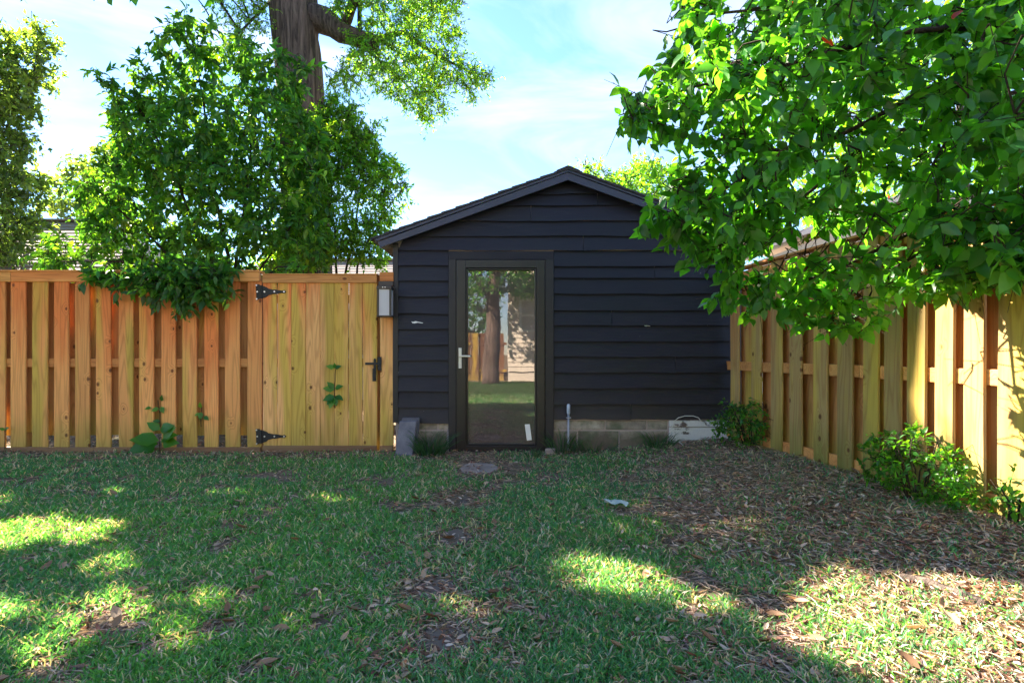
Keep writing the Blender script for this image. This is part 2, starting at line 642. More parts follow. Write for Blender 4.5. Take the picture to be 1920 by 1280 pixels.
M['leaf'] = make_leaf('tree_leaf', 'attr', trans=(5.2, 3.6, 0.9), amt=0.52)
M['leaf_single'] = make_leaf('tree_leaf_single', 'rand', base=(0.038, 0.18, 0.020), dark=(0.022, 0.115, 0.022), light=(0.08, 0.25, 0.025), trans=(4.2, 3.3, 0.9))
M['leaf_single_dark'] = make_leaf('shrub_leaf_single', 'rand', base=(0.032, 0.13, 0.028), dark=(0.018, 0.085, 0.03), light=(0.07, 0.19, 0.026), trans=(4.2, 3.3, 0.9))
M['grass'] = make_leaf('grass_blade', 'attr', trans=(3.2, 2.6, 0.9), amt=0.38, rough=0.5)
M['dry'] = make_leaf('dry_leaf', 'attr', trans=(1.4, 1.1, 0.7), amt=0.15, rough=0.75)
M['dry_single'] = make_leaf('dry_leaf_single', 'rand', base=(0.28, 0.15, 0.08), dark=(0.15, 0.06, 0.03), light=(0.46, 0.31, 0.20), trans=(1.4, 1.1, 0.7), amt=0.15, rough=0.75)


def make_bark(name, a, b, sc=(14, 14, 2.2)):
    t = NT(name)
    raw, v, rnd = objcoord(t, False)
    n = t.noise(t.mapv(v, sc), 1.0, 6, 0.7, 0.5)
    w = t.noise(v, 2.0, 3)
    c = t.mix(t.ramp(n, (0.40, 0.0), (0.64, 1.0)), a, b)
    c = t.mix(t.math('MULTIPLY', w, 0.35), c, tuple(x * 0.5 for x in b))
    t.set(c, 0.9, spec=0.2)
    t.bump(n, 1.0, 0.04)
    return t.m


M['bark'] = make_bark('oak_bark', (0.035, 0.026, 0.022), (0.20, 0.145, 0.12), (17, 17, 1.3))
M['twig'] = make_bark('twig_bark', (0.03, 0.022, 0.015), (0.075, 0.055, 0.04), (30, 30, 8))


def make_ground():
    t = NT('soil_and_thatch')
    tc = t.n('TexCoord')
    v = tc.outputs['Object']
    n = t.noise(v, 2.2, 6, 0.65)
    f = t.noise(v, 46.0, 5, 0.7)
    c = t.mix(t.ramp(f, (0.3, 0.0), (0.7, 1.0)), (0.10, 0.072, 0.052), (0.29, 0.21, 0.155))
    c = t.mix(t.math('MULTIPLY', t.ramp(n, (0.42, 0.0), (0.62, 1.0)), 0.6), c, (0.07, 0.085, 0.035))
    t.set(c, 0.95, spec=0.1)
    t.bump(f, 0.8, 0.02)
    return t.m


M['ground'] = make_ground()


def make_farroof():
    t = NT('grey_roof_shingle')
    raw, v, rnd = objcoord(t, False)
    n = t.noise(t.mapv(v, (3, 3, 8)), 1.0, 4)
    f = t.noise(v, 60, 3)
    t.set(t.mix(n, t.mix(f, (0.17, 0.145, 0.15), (0.25, 0.21, 0.21)), (0.32, 0.275, 0.27)), 0.9, spec=0.2)
    return t.m


M['far_roof'] = make_farroof()

# ------------------------------------------------------------------ ground
xs = np.unique(np.concatenate([np.linspace(-260, -11, 9), np.linspace(-10, 5, 151), np.linspace(6, 260, 9)]))
ys = np.unique(np.concatenate([np.linspace(-260, -1, 9), np.linspace(0, 7, 71), np.linspace(8, 400, 12)]))
gx, gy = np.meshgrid(xs, ys)
gzv = gz(gx, gy)
V = np.stack([gx.ravel(), gy.ravel(), gzv.ravel()], 1)
nx, ny = len(xs), len(ys)
ii = np.arange(nx * ny).reshape(ny, nx)
F = np.stack([ii[:-1, :-1].ravel(), ii[:-1, 1:].ravel(), ii[1:, 1:].ravel(), ii[1:, :-1].ravel()], 1)
obj_np('ground', V, F, None, M['ground'], kind='structure')

# ------------------------------------------------------------------ the shed
RX, RS = 0.577, 0.359            # ridge x, roof slope
SL, SR = -1.226, 2.38            # side walls
SY, SYB = 6.0, 9.6               # front and back wall


def zb(x):
    return 2.812 - RS * abs(x - RX)


shed = thing('garden_shed', (RX, 7.8, 0), 'dark navy garden shed with lapped board siding, low gable and a glazed door', 'shed')


def plank(xb0, xb1, xt0, xt1, z0, z1, parent, y=SY, seg=None, name='plank', mat=None):
    mb = MB()
    n = seg or max(2, int((xb1 - xb0) / 0.16))
    ph = random.random() * 50
    for i in range(n + 1):
        t = i / n
        xb = xb0 + (xb1 - xb0) * t
        xt = xt0 + (xt1 - xt0) * t
        j = 0.014 * (vnoise(xb * 2.5 + ph, z0 * 7) - 0.5) + 0.006 * (vnoise(xb * 14 + ph, z0 * 3) - 0.5)
        out = 0.034 + 0.008 * (vnoise(xb * 2 + ph, z0 * 5 + 9) - 0.5)
        mb.v += [(xt, y - 0.003, z1 + 0.010), (xb, y - out, z0 + j), (xb, y - 0.001, z0 + j + 0.008)]
    for i in range(n):
        a = i * 3
        mb.f += [(a, a + 1, a + 4, a + 3), (a + 1, a + 2, a + 5, a + 4)]
    mb.f += [(0, 2, 1), (n * 3, n * 3 + 1, n * 3 + 2)]
    return obj(name, mb, mat or M['siding'], parent)


DL, DR = XX(842), XX(1037.5)      # outer edges of the door casing
left_rows = [470.5, 499, 527, 556, 588, 617, 646, 675, 704, 733, 764, 793]
right_rows = [471.5, 500, 521.6, 551, 582, 610.5, 640, 668.5, 698, 727, 757, 786]
full_rows = [364.6, 386, 415.5, 443, 470.5]
for a, b in zip(left_rows[:-1], left_rows[1:]):
    plank(SL + 0.03, DL - 0.003, SL + 0.03, DL - 0.003, ZZ(b), ZZ(a), shed)
for i_, (a, b) in enumerate(zip(right_rows[:-1], right_rows[1:])):
    if i_ % 3 == 1:
        xj = (1.5, 1.05, 1.72, 1.25)[i_ // 3]
        plank(DR + 0.003, xj - 0.002, DR + 0.003, xj - 0.002, ZZ(b), ZZ(a), shed)
        plank(xj + 0.002, SR, xj + 0.002, SR, ZZ(b) + 0.002, ZZ(a), shed)
    else:
        plank(DR + 0.003, SR, DR + 0.003, SR, ZZ(b), ZZ(a), shed)


def gx_at(z):
    d = (2.812 + 0.06 - z) / RS
    return max(RX - d, SL + 0.03), min(RX + d, SR)


for i_, (a, b) in enumerate(zip(full_rows[:-1], full_rows[1:])):
    b0, b1 = gx_at(ZZ(b))
    t0, t1 = gx_at(min(ZZ(a), 2.86))
    xj = (0.9, 0.2, 1.35, 0.75)[i_]
    plank(b0, xj - 0.002, t0, xj - 0.002, ZZ(b), ZZ(a), shed, seg=12)
    plank(xj + 0.002, b1, xj + 0.002, t1, ZZ(b) + 0.002, ZZ(a), shed, seg=12)
b0, b1 = gx_at(ZZ(364.6))
plank(b0, b1, RX - 0.02, RX + 0.02, ZZ(364.6), 2.86, shed, seg=12)
# structural walls, with the door opening left out
wz = lambda x: zb(x) + 0.05
DOX0, DOX1, DOZ = XX(855), XX(1022), ZZ(487)
mb = MB()
mb.prism([(SL, 0.0), (DOX0, 0.0), (DOX0, wz(DOX0)), (SL, wz(SL))], 'y', SY, SY + 0.09)
mb.prism([(DOX1, 0.0), (SR, 0.0), (SR, wz(SR)), (RX, wz(RX)), (DOX1, wz(DOX1))], 'y', SY, SY + 0.09)
mb.prism([(DOX0, DOZ), (DOX1, DOZ), (DOX1, wz(DOX1)), (DOX0, wz(DOX0))], 'y', SY, SY + 0.09)
obj('wall', mb, M['interior'], shed)
mb = MB().prism([(SL, 0.0), (SR, 0.0), (SR, wz(SR)), (RX, wz(RX)), (SL, wz(SL))], 'y', SYB - 0.09, SYB)
obj('wall', mb, M['interior'], shed)
mb = MB().box(SR - 0.09, SR, SY + 0.09, SYB - 0.09, 0, wz(SR))
obj('wall', mb, M['interior'], shed)
WY0, WY1, WZ0, WZ1 = 7.0, 7.9, 0.75, 1.75        # side window
mb = MB().box(SL, SL + 0.09, SY + 0.09, WY0, 0, wz(SL)).box(SL, SL + 0.09, WY1, SYB - 0.09, 0, wz(SL))
mb.box(SL, SL + 0.09, WY0, WY1, 0, WZ0).box(SL, SL + 0.09, WY0, WY1, WZ1, wz(SL))
obj('wall', mb, M['interior'], shed)
fl = obj('floor', MB().box(SL + 0.09, SR - 0.09, SY + 0.09, SYB - 0.09, 0.02, 0.07), M['interior_floor'], shed)
# side planks, both long walls
for k in range(13):
    z0 = 0.33 + k * 0.163
    z1 = min(z0 + 0.163, wz(SL) - 0.02)
    if z1 - z0 < 0.04:
        continue
    for sx, sg in ((SL, -1), (SR, 1)):
        spans = [(SY + 0.02, SYB)]
        if sg < 0 and z1 > WZ0 and z0 < WZ1:
            spans = [(SY + 0.02, WY0 - 0.06), (WY1 + 0.06, SYB)]
        for ya, yb in spans:
            mb = MB()
            mb.v += [(sx + sg * 0.004, ya, z1 + 0.01), (sx + sg * 0.022, ya, z0), (sx + sg * 0.001, ya, z0),
                     (sx + sg * 0.004, yb, z1 + 0.01), (sx + sg * 0.022, yb, z0), (sx + sg * 0.001, yb, z0)]
            mb.f += [(0, 1, 4, 3), (1, 2, 5, 4), (0, 2, 1), (3, 4, 5)]
            obj('plank', mb, M['siding'], shed)
sw = obj('window', MB().box(SL - 0.03, SL + 0.1, WY0 - 0.06, WY0, WZ0 - 0.06, WZ1 + 0.06).box(SL - 0.03, SL + 0.1, WY1, WY1 + 0.06, WZ0 - 0.06, WZ1 + 0.06)
         .box(SL - 0.03, SL + 0.1, WY0, WY1, WZ1, WZ1 + 0.06).box(SL - 0.03, SL + 0.1, WY0, WY1, WZ0 - 0.06, WZ0), M['navy_trim'], shed)
obj('pane', MB().box(SL + 0.03, SL + 0.036, WY0, WY1, WZ0, WZ1), M['pane'], sw)
# corner boards
obj('corner_board', MB().box(SL - 0.026, SL + 0.03, SY - 0.03, SY + 0.08, 0.30, zb(SL) + 0.02), M['casing'], shed, bevel=0.003)
obj('corner_board', MB().box(SR - 0.002, SR + 0.03, SY - 0.028, SY + 0.08, 0.36, zb(SR) + 0.02), M['casing'], shed, bevel=0.003)
# door casing
obj('casing', MB().box(DL, XX(855.5), SY - 0.045, SY + 0.02, -0.02, ZZ(487.5)), M['casing'], shed, bevel=0.003)
obj('casing', MB().box(XX(1022), DR, SY - 0.047, SY + 0.02, -0.03, ZZ(487.5)), M['casing'], shed, bevel=0.003)
obj('casing', MB().box(DL, DR, SY - 0.028, SY - 0.001, ZZ(487.0), ZZ(471.8)), M['siding'], shed, bevel=0.003)
# door
door = obj('door', MB().box(XX(856.5), XX(874), SY - 0.055, SY + 0.03, ZZ(851), ZZ(488.5)).box(XX(1006), XX(1021), SY - 0.055, SY + 0.03, ZZ(851), ZZ(488.5))
           .box(XX(874), XX(1006), SY - 0.055, SY + 0.03, ZZ(488.5 + 15), ZZ(488.5)).box(XX(874), XX(1006), SY - 0.055, SY + 0.03, ZZ(851), ZZ(834)),
           M['black_pvc'], shed, bevel=0.004)
gx0, gx1, gz0, gz1 = XX(874), XX(1006), ZZ(834), ZZ(503.5)
mb = MB()
s = 0.022
for (a0, a1, c0, c1) in ((gx0, gx0 + s, gz0, gz1), (gx1 - s, gx1, gz0, gz1)):
    mb.box(a0, a1, SY - 0.04, SY + 0.028, c0, c1)
mb.box(gx0 + s, gx1 - s, SY - 0.04, SY + 0.028, gz1 - s, gz1).box(gx0 + s, gx1 - s, SY - 0.04, SY + 0.028, gz0, gz0 + s)
obj('glazing_bead', mb, M['black_pvc'], door, bevel=0.006)
obj('glass_pane', MB().box(gx0 + 0.01, gx1 - 0.01, SY - 0.012, SY - 0.004, gz0 + 0.01, gz1 - 0.01), M['door_glass'], door)
hp = MB().box(XX(861), XX(866.5), SY - 0.068, SY - 0.0552, ZZ(690), ZZ(652))
hp.tube([(XX(864), SY - 0.06, ZZ(667.5)), (XX(864), SY - 0.105, ZZ(667.5))], 0.009, 8)
hp.tube([(XX(862.5), SY - 0.105, ZZ(667.3)), (XX(870), SY - 0.107, ZZ(667.3)), (XX(883.5), SY - 0.103, ZZ(667.6))], [0.010, 0.009, 0.011], 8)
hp.disc((XX(864), SY - 0.068, ZZ(681)), 0.006, 'y', 0.003)
obj('handle', hp, M['ivory'], door, bevel=0.002)
sx = XX(990)
st = MB().prism([(sx - 0.036, ZZ(795)), (sx - 0.012, ZZ(825)), (sx + 0.04, ZZ(824)), (sx + 0.018, ZZ(794.5))], 'y', SY - 0.0135, SY - 0.0125)
obj('sticker', st, M['white_sticker'], door)
for k_, (cx_, cz_, sc2) in enumerate(((XX(783), ZZ(604), 1.0), (XX(806), ZZ(586.5), 0.55), (XX(1058), ZZ(496.5), 0.8), (XX(1213), ZZ(610.5), 0.5))):
    u_ = sc2 / 177.8
    yy_ = SY - 0.026
    obj('bare_patch', MB().prism([(cx_ - 11 * u_, cz_ + 1.5 * u_), (cx_ - 8 * u_, cz_ + 0.4 * u_), (cx_ - 3 * u_, cz_ + 1.8 * u_), (cx_ + 2 * u_, cz_ + 0.6 * u_), (cx_ + 11 * u_, cz_ - 1.2 * u_), (cx_ + 10 * u_, cz_ - 2.2 * u_), (cx_ + 1 * u_, cz_ - 1.0 * u_), (cx_ - 5 * u_, cz_ - 2.4 * u_), (cx_ - 9 * u_, cz_ - 1.8 * u_)], 'y', yy_ + 0.012, yy_), M['white_sticker'], shed)
obj('threshold', MB().box(XX(850), XX(1024), SY - 0.03, SY + 0.09, -0.06, ZZ(851.5)), M['mortar'], shed)
# roof
RXL, RXR = -1.42, 2.57
RY0, RY1 = 5.86, 9.75
for sg, xe in ((-1, RXL), (1, RXR)):
    pts = [(RX, zb(RX) + 0.075), (xe, zb(xe) + 0.075), (xe, zb(xe) + 0.105), (RX, zb(RX) + 0.105)]
    obj('roof_deck', MB().prism(pts, 'y', RY0 + 0.025, RY1), M['dark_eave'], shed)
    pts = [(RX, zb(RX)), (xe + 0.06 * -sg, zb(xe + 0.06 * -sg)), (xe + 0.035 * -sg, zb(xe) + 0.078), (RX, zb(RX) + 0.078)]
    obj('rake_board', MB().prism(pts, 'y', RY0, RY0 + 0.024), M['navy_trim'], shed, bevel=0.002)
    pts = [(RX, zb(RX) + 0.08), (xe + 0.03 * -sg, zb(xe) + 0.085), (xe, zb(xe) + 0.106), (RX, zb(RX) + 0.106)]
    obj('rake_trim', MB().prism(pts, 'y', RY0 - 0.014, RY0 + 0.022), M['navy_trim'], shed, bevel=0.002)
    # shingle courses
    L = abs(xe - RX) + 0.03
    nC = 14
    for k in range(nC):
        d1 = L - k * (L / nC)                 # lower edge
        d0 = max(0.0, d1 - L / nC - 0.03)
        xl, xu = RX + sg * d1, RX + sg * d0
        zl, zu = 2.812 - RS * d1 + 0.104, 2.812 - RS * d0 + 0.104
        jit = random.uniform(-0.004, 0.004)
        th = 0.019
        pts = [(xl, zl + 0.006), (xl, zl + th + 0.008 + jit), (xu, zu + 0.016), (xu, zu + 0.0)]
        obj('shingle', MB().prism(pts, 'y', RY0 - 0.03 + random.uniform(-0.004, 0.004), RY1 + 0.02), M['shingle_dark'], shed)
obj('ridge_cap', MB().prism([(RX - 0.12, zb(RX - 0.12) + 0.122), (RX, zb(RX) + 0.123), (RX + 0.12, zb(RX + 0.12) + 0.122), (RX + 0.12, zb(RX + 0.12) + 0.134), (RX, zb(RX) + 0.141), (RX - 0.12, zb(RX - 0.12) + 0.134)], 'y', RY0 - 0.036, RY1 + 0.02), M['shingle_dark'], shed)
for k in range(6):
    y = 6.03 + k * 0.66
    for sg, xw, xe in ((-1, SL, RXL), (1, SR, RXR)):
        xa = xw - sg * 0.09
        xo = xe - sg * 0.05
        pts = [(xa, zb(xa) - 0.03), (xo, zb(xo) + 0.02), (xo, zb(xo) + 0.073), (xa, zb(xa) + 0.073)]
        obj('rafter_tail', MB().prism(pts, 'y', y, y + 0.045), M['dark_eave'], shed)
# block foundation
obj('foundation', MB().box(SL + 0.012, DL + 0.005, SY + 0.012, SY + 0.10, -0.1, 0.325).box(DR - 0.005, XX(1255), SY + 0.012, SY + 0.10, -0.1, 0.345)
    .box(SL + 0.012, SL + 0.1, SY + 0.10, SYB, -0.1, 0.325).box(SR - 0.1, SR - 0.012, SY + 0.1, SYB, -0.1, 0.34), M['mortar'], shed)


def block(x0, x1, z0, z1, y=SY, d=0.04, mat='block'):
    return obj('block', MB().box(x0 + 0.004, x1 - 0.004, y - 0.012 + random.uniform(0.0, 0.010), y + d, z0 + 0.003, z1 - 0.003), M[mat], shed, bevel=0.006)


z_t, z_m, z_b = ZZ(787.5), ZZ(806), -0.06
for xa, xb2, za, zc in ((SL + 0.02, XX(777), z_m + 0.004, z_t - 0.02), (XX(778.5), XX(820), z_m + 0.004, z_t - 0.02), (XX(821.5), DL, z_m + 0.004, z_t - 0.02),
                        (SL + 0.02, XX(838), z_b, z_m - 0.006)):
    block(xa, xb2, za, zc)
for xa, xb2, za, zc in ((DR, XX(1134), z_m + 0.004, z_t), (XX(1135.2), XX(1212), z_m + 0.004, z_t), (XX(1213), XX(1252), z_m + 0.004, z_t),
                        (DR, XX(1082), z_b, z_m - 0.006), (XX(1083.2), XX(1160), z_b, z_m - 0.006), (XX(1161), XX(1252), z_b, z_m - 0.006)):
    block(xa, xb2, za, zc)
obj('sill_board', MB().box(XX(1254), SR - 0.02, SY - 0.03, SY + 0.09, ZZ(799), ZZ(787.5)), M['peeling'], shed, bevel=0.004)
obj('sill_board', MB().box(XX(1254.5), SR - 0.02, SY - 0.022, SY + 0.09, ZZ(836), ZZ(800.5)), M['peeling'], shed, bevel=0.004)

# ------------------------------------------------------------------ left fence, gate
BOARD = {}


def board_mesh(w, t, h, key, taper=0.0):
    if key in BOARD:
        return BOARD[key]
    c = 0.004
    mb = MB()
    rr = random.Random(len(BOARD) * 7 + 3)
    prof = [(-w / 2, -t / 2 + c), (-w / 2 + c, -t / 2), (w / 2 - c, -t / 2), (w / 2, -t / 2 + c), (w / 2, t / 2), (-w / 2, t / 2)]
    nz = 4
    for i in range(nz):
        z = h * i / (nz - 1)
        bow = 0.004 * math.sin(math.pi * i / (nz - 1)) * rr.uniform(-1, 1)
        side = 0.004 * rr.uniform(-1, 1) if 0 < i < nz - 1 else 0
        for (x, y) in prof:
            mb.v.append((x + side, y + bow, z))
    k = len(prof)
    for i in range(nz - 1):
        for j in range(k):
            a = i * k + j
            b = i * k + (j + 1) % k
            mb.f.append((a, b, b + k, a + k))
    mb.f.append(tuple(reversed(range(k))))
    mb.f.append(tuple((nz - 1) * k + j for j in range(k)))
    me = bpy.data.meshes.new('board_' + key)
    me.from_pydata(mb.v, [], mb.f)
    me.update()
    BOARD[key] = me
    return me


def add_board(name, parent, mat, x, y, z0, w, h, t=0.017, rz=0.0, lean=0.0, variants=5, extra=0):
    v = random.randrange(variants)
    key = '%s_%d_%.2f_%.3f' % (mat, v, h, t)
    me = board_mesh(0.14, t, h, key)
    if not me.materials:
        me.materials.append(M[mat])
    o = bpy.data.objects.new(name, me)
    po = origin_of(parent)
    o.location = (x - po.x, y - po.y, z0 - po.z)
    o.rotation_euler = (0, lean, rz)
    o.scale = (w / 0.14, 1, 1)
    o.parent = parent
    COL.objects.link(o)
    return o


FY = 5.985     # centre depth of the front boards
lf = thing('wooden_fence', (XX(245), 6.0, 0), 'orange cedar board fence with staggered upright boards to the left of the gate', 'fence')
front = [(-223, -195), (-183, -155), (-143, -115), (-103, -75), (-62, -33), (-18, 13), (22.5, 51), (63, 92), (104, 131.5), (143.5, 170.5), (182.5, 210.5), (225, 252), (263.5, 290.5),
         (305, 331.5), (344.5, 371), (385, 411), (424, 452), (465, 491.5)]
ztop, zbot = ZZ(529), ZZ(836.5)
for a, b in front:
    add_board('picket', lf, 'wood_v', XX((a + b) / 2), FY, zbot - 0.003, (b - a) / 177.8, 1.74, lean=random.uniform(-.003, .003))
for (a0, b0), (a1, b1) in zip(front[:-1], front[1:]):
    c = (b0 + a1) / 2 + random.uniform(-2.5, 2.5)
    add_board('rear_picket', lf, 'wood_rear', XX(c, 6.08), 6.055, ZZ(random.uniform(808, 820)), random.uniform(0.118, 0.145), 1.62, lean=random.uniform(-.004, .004))
x0, x1 = XX(-235), XX(487)
mid = XX(26)
for xa, xb2 in ((x0, mid - 0.001), (mid + 0.001, XX(489.5))):
    obj('top_rail', MB().box(xa, xb2, 5.957, 5.976, ZZ(528.5), ZZ(511)), M['wood_h'], lf, bevel=0.003)
    obj('cap_board', MB().box(xa, xb2, 5.945, 6.09, ZZ(511) + 0.001, ZZ(511) + 0.022), M['wood_h'], lf, bevel=0.003)
for z in (ZZ(680), ZZ(521), ZZ(848)):
    obj('rail', MB().box(x0, x1, 5.9955, 6.0435, z - 0.045, z + 0.045), M['wood_h'], lf, bevel=0.004)
for xa, xb2 in ((x0, XX(178) - 0.002), (XX(178) + 0.002, XX(489.5))):
    obj('kickboard', MB().box(xa, xb2, 5.972, 6.01, -0.07, zbot - 0.004), M['wood_kick'], lf, bevel=0.004)
for px in (-190, 30, 245, 474):
    obj('post', MB().box(XX(px) - 0.044, XX(px) + 0.044, 6.066, 6.155, -0.3, 1.84), M['wood_rear'], lf, bevel=0.004)

gate = thing('wooden_gate', (XX(602), 6.0, 0), 'closed upright board gate with black strap hinges, hung between fence and shed', 'gate')
ge = [495, 521, 547, 574.5, 601.5, 628, 655, 681, 708]
for a, b in zip(ge[:-1], ge[1:]):
    add_board('plank', gate, 'wood_gate', XX((a + b) / 2), FY, ZZ(841), (b - a - 0.7) / 177.8, 1.76, lean=random.uniform(-.002, .002))
obj('top_rail', MB().box(XX(495), XX(708), 5.957, 5.976, ZZ(531), ZZ(516)), M['wood_h'], gate, bevel=0.003)
obj('cap_board', MB().box(XX(495), XX(708), 5.950, 6.05, ZZ(516) + 0.001, ZZ(514)), M['wood_h'], gate, bevel=0.002)
obj('bottom_rail', MB().box(XX(495), XX(708), 5.957, 5.976, ZZ(850), ZZ(834)), M['wood_kick'], gate, bevel=0.003)
for z in (ZZ(560), ZZ(680), ZZ(805)):
    obj('rear_rail', MB().box(XX(497), XX(706), 5.9955, 6.033, z - 0.045, z + 0.045), M['wood_h'], gate)


def hinge(pyc):
    Y = 5.951 if pyc < 600 else 5.9685
    Y = 5.9665
    zc = ZZ(pyc)
    u = 1 / 177.8
    xk = XX(493)
    mb = MB()
    mb.prism([(xk - 11 * u, zc + 14 * u), (xk - 5 * u, zc + 14 * u), (xk - 2 * u, zc + 11 * u), (xk - 2 * u, zc - 12 * u), (xk - 6 * u, zc - 14 * u), (xk - 10 * u, zc - 16 * u)], 'y', Y + 0.009, Y)
    h = obj('hinge', mb, M['iron'], gate, bevel=0.0015)
    mb = MB().prism([(xk + 1 * u, zc + 11.5 * u), (xk + 9 * u, zc + 8.5 * u), (xk + 12 * u, zc + 6 * u), (xk + 22 * u, zc + 4 * u), (xk + 26 * u, zc + 4.3 * u), (xk + 38 * u, zc + 2 * u), (xk + 42 * u, zc + 3 * u), (xk + 46 * u, zc),
                     (xk + 42 * u, zc - 3 * u), (xk + 38 * u, zc - 2 * u), (xk + 26 * u, zc - 4.3 * u), (xk + 22 * u, zc - 4 * u), (xk + 12 * u, zc - 6.5 * u), (xk + 9 * u, zc - 9.5 * u), (xk + 1 * u, zc - 12.5 * u)], 'y', Y + 0.009, Y - 0.0005)
    obj('strap', mb, M['iron'], h, bevel=0.0015)
    obj('hinge_pin', MB().tube([(xk - 0.3 * u, Y - 0.003, zc - 13 * u), (xk - 0.3 * u, Y - 0.003, zc + 12 * u)], 0.009, 8), M['iron'], h)
    for dx, dz in ((-9.5, 12), (-8, 0), (-9, -13.5), (5.5, 0), (24, 0.2), (42, 0)):
        obj('screw', MB().disc((xk + dx * u, Y - 0.0008, zc + dz * u), 0.0085, 'y', 0.004, 8), M['screw'], h)
    mb = MB()
    for dx, dz, l in ((-8.0, 6, 1), (-8.0, -6, 1)):
        pass


hinge(547.5)
hinge(817)
la = MB().box(XX(687), XX(717), 5.945, 5.957, ZZ(683.6), ZZ(679.4)).box(XX(702), XX(706.5), 5.957, 5.972, ZZ(713), ZZ(674))
la.box(XX(701), XX(707), 5.935, 5.9565, ZZ(714), ZZ(690))
la.prism([(XX(702), ZZ(674)), (XX(706.5), ZZ(674)), (XX(704.2), ZZ(671))], 'y', 5.957, 5.97)
obj('latch', la, M['iron'], gate, bevel=0.002)
obj('latch_keeper', MB().box(XX(710), XX(716.5), 5.955, 5.972, ZZ(694), ZZ(669)), M['iron'], gate, bevel=0.002)

gp = thing('gate_post', (XX(726), 6.0, 0), 'pale upright gate post board fixed beside the shed corner', 'post')
add_board('plank', gp, 'wood_gate', XX(725.7), FY, ZZ(840), 25 / 177.8, 1.78)
for z in (ZZ(560), ZZ(805)):
    obj('rail', MB().box(XX(713.5), XX(738), 5.9955, 6.034, z - 0.045, z + 0.045), M['wood_h'], gp)
obj('top_rail', MB().box(XX(713.5), XX(739), 5.956, 5.975, ZZ(528), ZZ(511.5)), M['wood_h'], gp, bevel=0.003)
obj('kickboard', MB().box(XX(713.5), XX(738), 5.957, 5.976, -0.07, ZZ(834)), M['wood_kick'], gp, bevel=0.003)
obj('post', MB().box(XX(702), XX(734), 6.036, 6.115, -0.3, ZZ(514)), M['wood_rear'], gp)

# lantern on the post
lt = thing('wall_lantern', (XX(721), 5.93, ZZ(592)), 'dark bronze box lantern with frosted panes on the gate post', 'lantern')
obj('back_plate', MB().box(XX(712), XX(739), 5.94, 5.954, ZZ(537), ZZ(528.5)), M['bronze'], lt, bevel=0.002)
X0, X1 = XX(707, 5.8), XX(733, 5.8)
Y0, Y1 = 5.80, 5.945
zt, zb2 = ZZ(542, 5.8), ZZ(591, 5.8)
obj('lid', MB().box(X0 - 0.006, X1 + 0.006, Y0 - 0.006, Y1, zt, zt + 0.034), M['bronze'], lt, bevel=0.003)
obj('base', MB().box(X0 - 0.006, X1 + 0.006, Y0 - 0.006, Y1, zb2 - 0.014, zb2), M['bronze'], lt, bevel=0.003)
p = 0.018
for xa in (X0, X1 - p):
    for ya in (Y0, Y1 - p):
        obj('corner_bar', MB().box(xa, xa + p, ya, ya + p, zb2, zt), M['bronze'], lt)
obj('pane', MB().box(X0 + p, X1 - p, Y0 + 0.006, Y0 + 0.011, zb2, zt), M['frosted'], lt)
obj('pane', MB().box(X1 - 0.011, X1 - 0.006, Y0 + p, Y1 - p, zb2, zt), M['frosted'], lt)
obj('pane', MB().box(X0 + 0.006, X0 + 0.011, Y0 + p, Y1 - p, zb2, zt), M['frosted'], lt)
obj('back_panel', MB().box(X0 + p, X1 - p, Y1 - 0.011, Y1 - 0.006, zb2, zt), M['white_sticker'], lt)
for dx in (-0.012, 0.012):
    obj('screw', MB().disc(((X0 + X1) / 2 + dx, Y0 - 0.0065, zt + 0.019), 0.006, 'y', 0.003, 8), M['screw'], lt)

# ------------------------------------------------------------------ right fence
def fence_Y(px):
    return 3.164 / ((px - 960) / F_PX + 0.15)


def fence_X(Y):
    return 2.264 + 0.15 * (6.0 - Y)


rf = thing('wooden_fence', (fence_X(4.4), 4.4, 0.15), 'weathered tan board fence with open gaps running along the right of the yard', 'fence')
ang = math.atan2(-1.0, 0.15)     # fence direction (towards the camera)
fd = np.array([0.15, -1.0]) / math.hypot(0.15, 1.0)
fn = np.array([fd[1], -fd[0]])   # normal; make it face the yard (-x)
if fn[0] > 0:
    fn = -fn
rz = math.atan2(fd[1], fd[0])
redges = [(1363, 1401), (1411, 1436), (1447, 1473), (1482, 1513), (1528, 1560), (1573, 1607), (1624, 1652), (1664.5, 1696), (1707, 1742), (1759, 1795), (1814, 1854), (1877, 1935)]
centers = []
for a, b in redges:
    Ya, Yb = fence_Y(a), fence_Y(b)
    w = abs(Ya - Yb) * math.hypot(1, 0.15)
    Yc = (Ya + Yb) / 2
    centers.append((Yc, min(max(w, 0.125), 0.16)))
Yc, w = centers[-1]
for k in range(9):
    centers.append((Yc - 0.235 * (k + 1), 0.14))
ZR = 0.17
for Yc, w in centers:
    x, y = fence_X(Yc), Yc
    add_board('picket', rf, 'wood_right', x + fn[0] * 0.02, y + fn[1] * 0.02, ZR - 0.02 + random.uniform(-.01, .01), w, 1.71, rz=rz + random.uniform(-.02, .02), lean=random.uniform(-.004, .004))
for (Ya, wa), (Yb, wb) in zip(centers[:-1], centers[1:]):
    Ym = (Ya - wa / 2 + Yb + wb / 2) / 2 + 0.075
    add_board('rear_picket', rf, 'wood_rear', fence_X(Ym) - fn[0] * 0.055, Ym - fn[1] * 0.055, ZR - 0.02, (min(0.22, (Ya - wa / 2 - Yb - wb / 2) + 0.06) if Ya > 4.2 else 0.12), 1.71, rz=rz + random.uniform(-.03, .03))


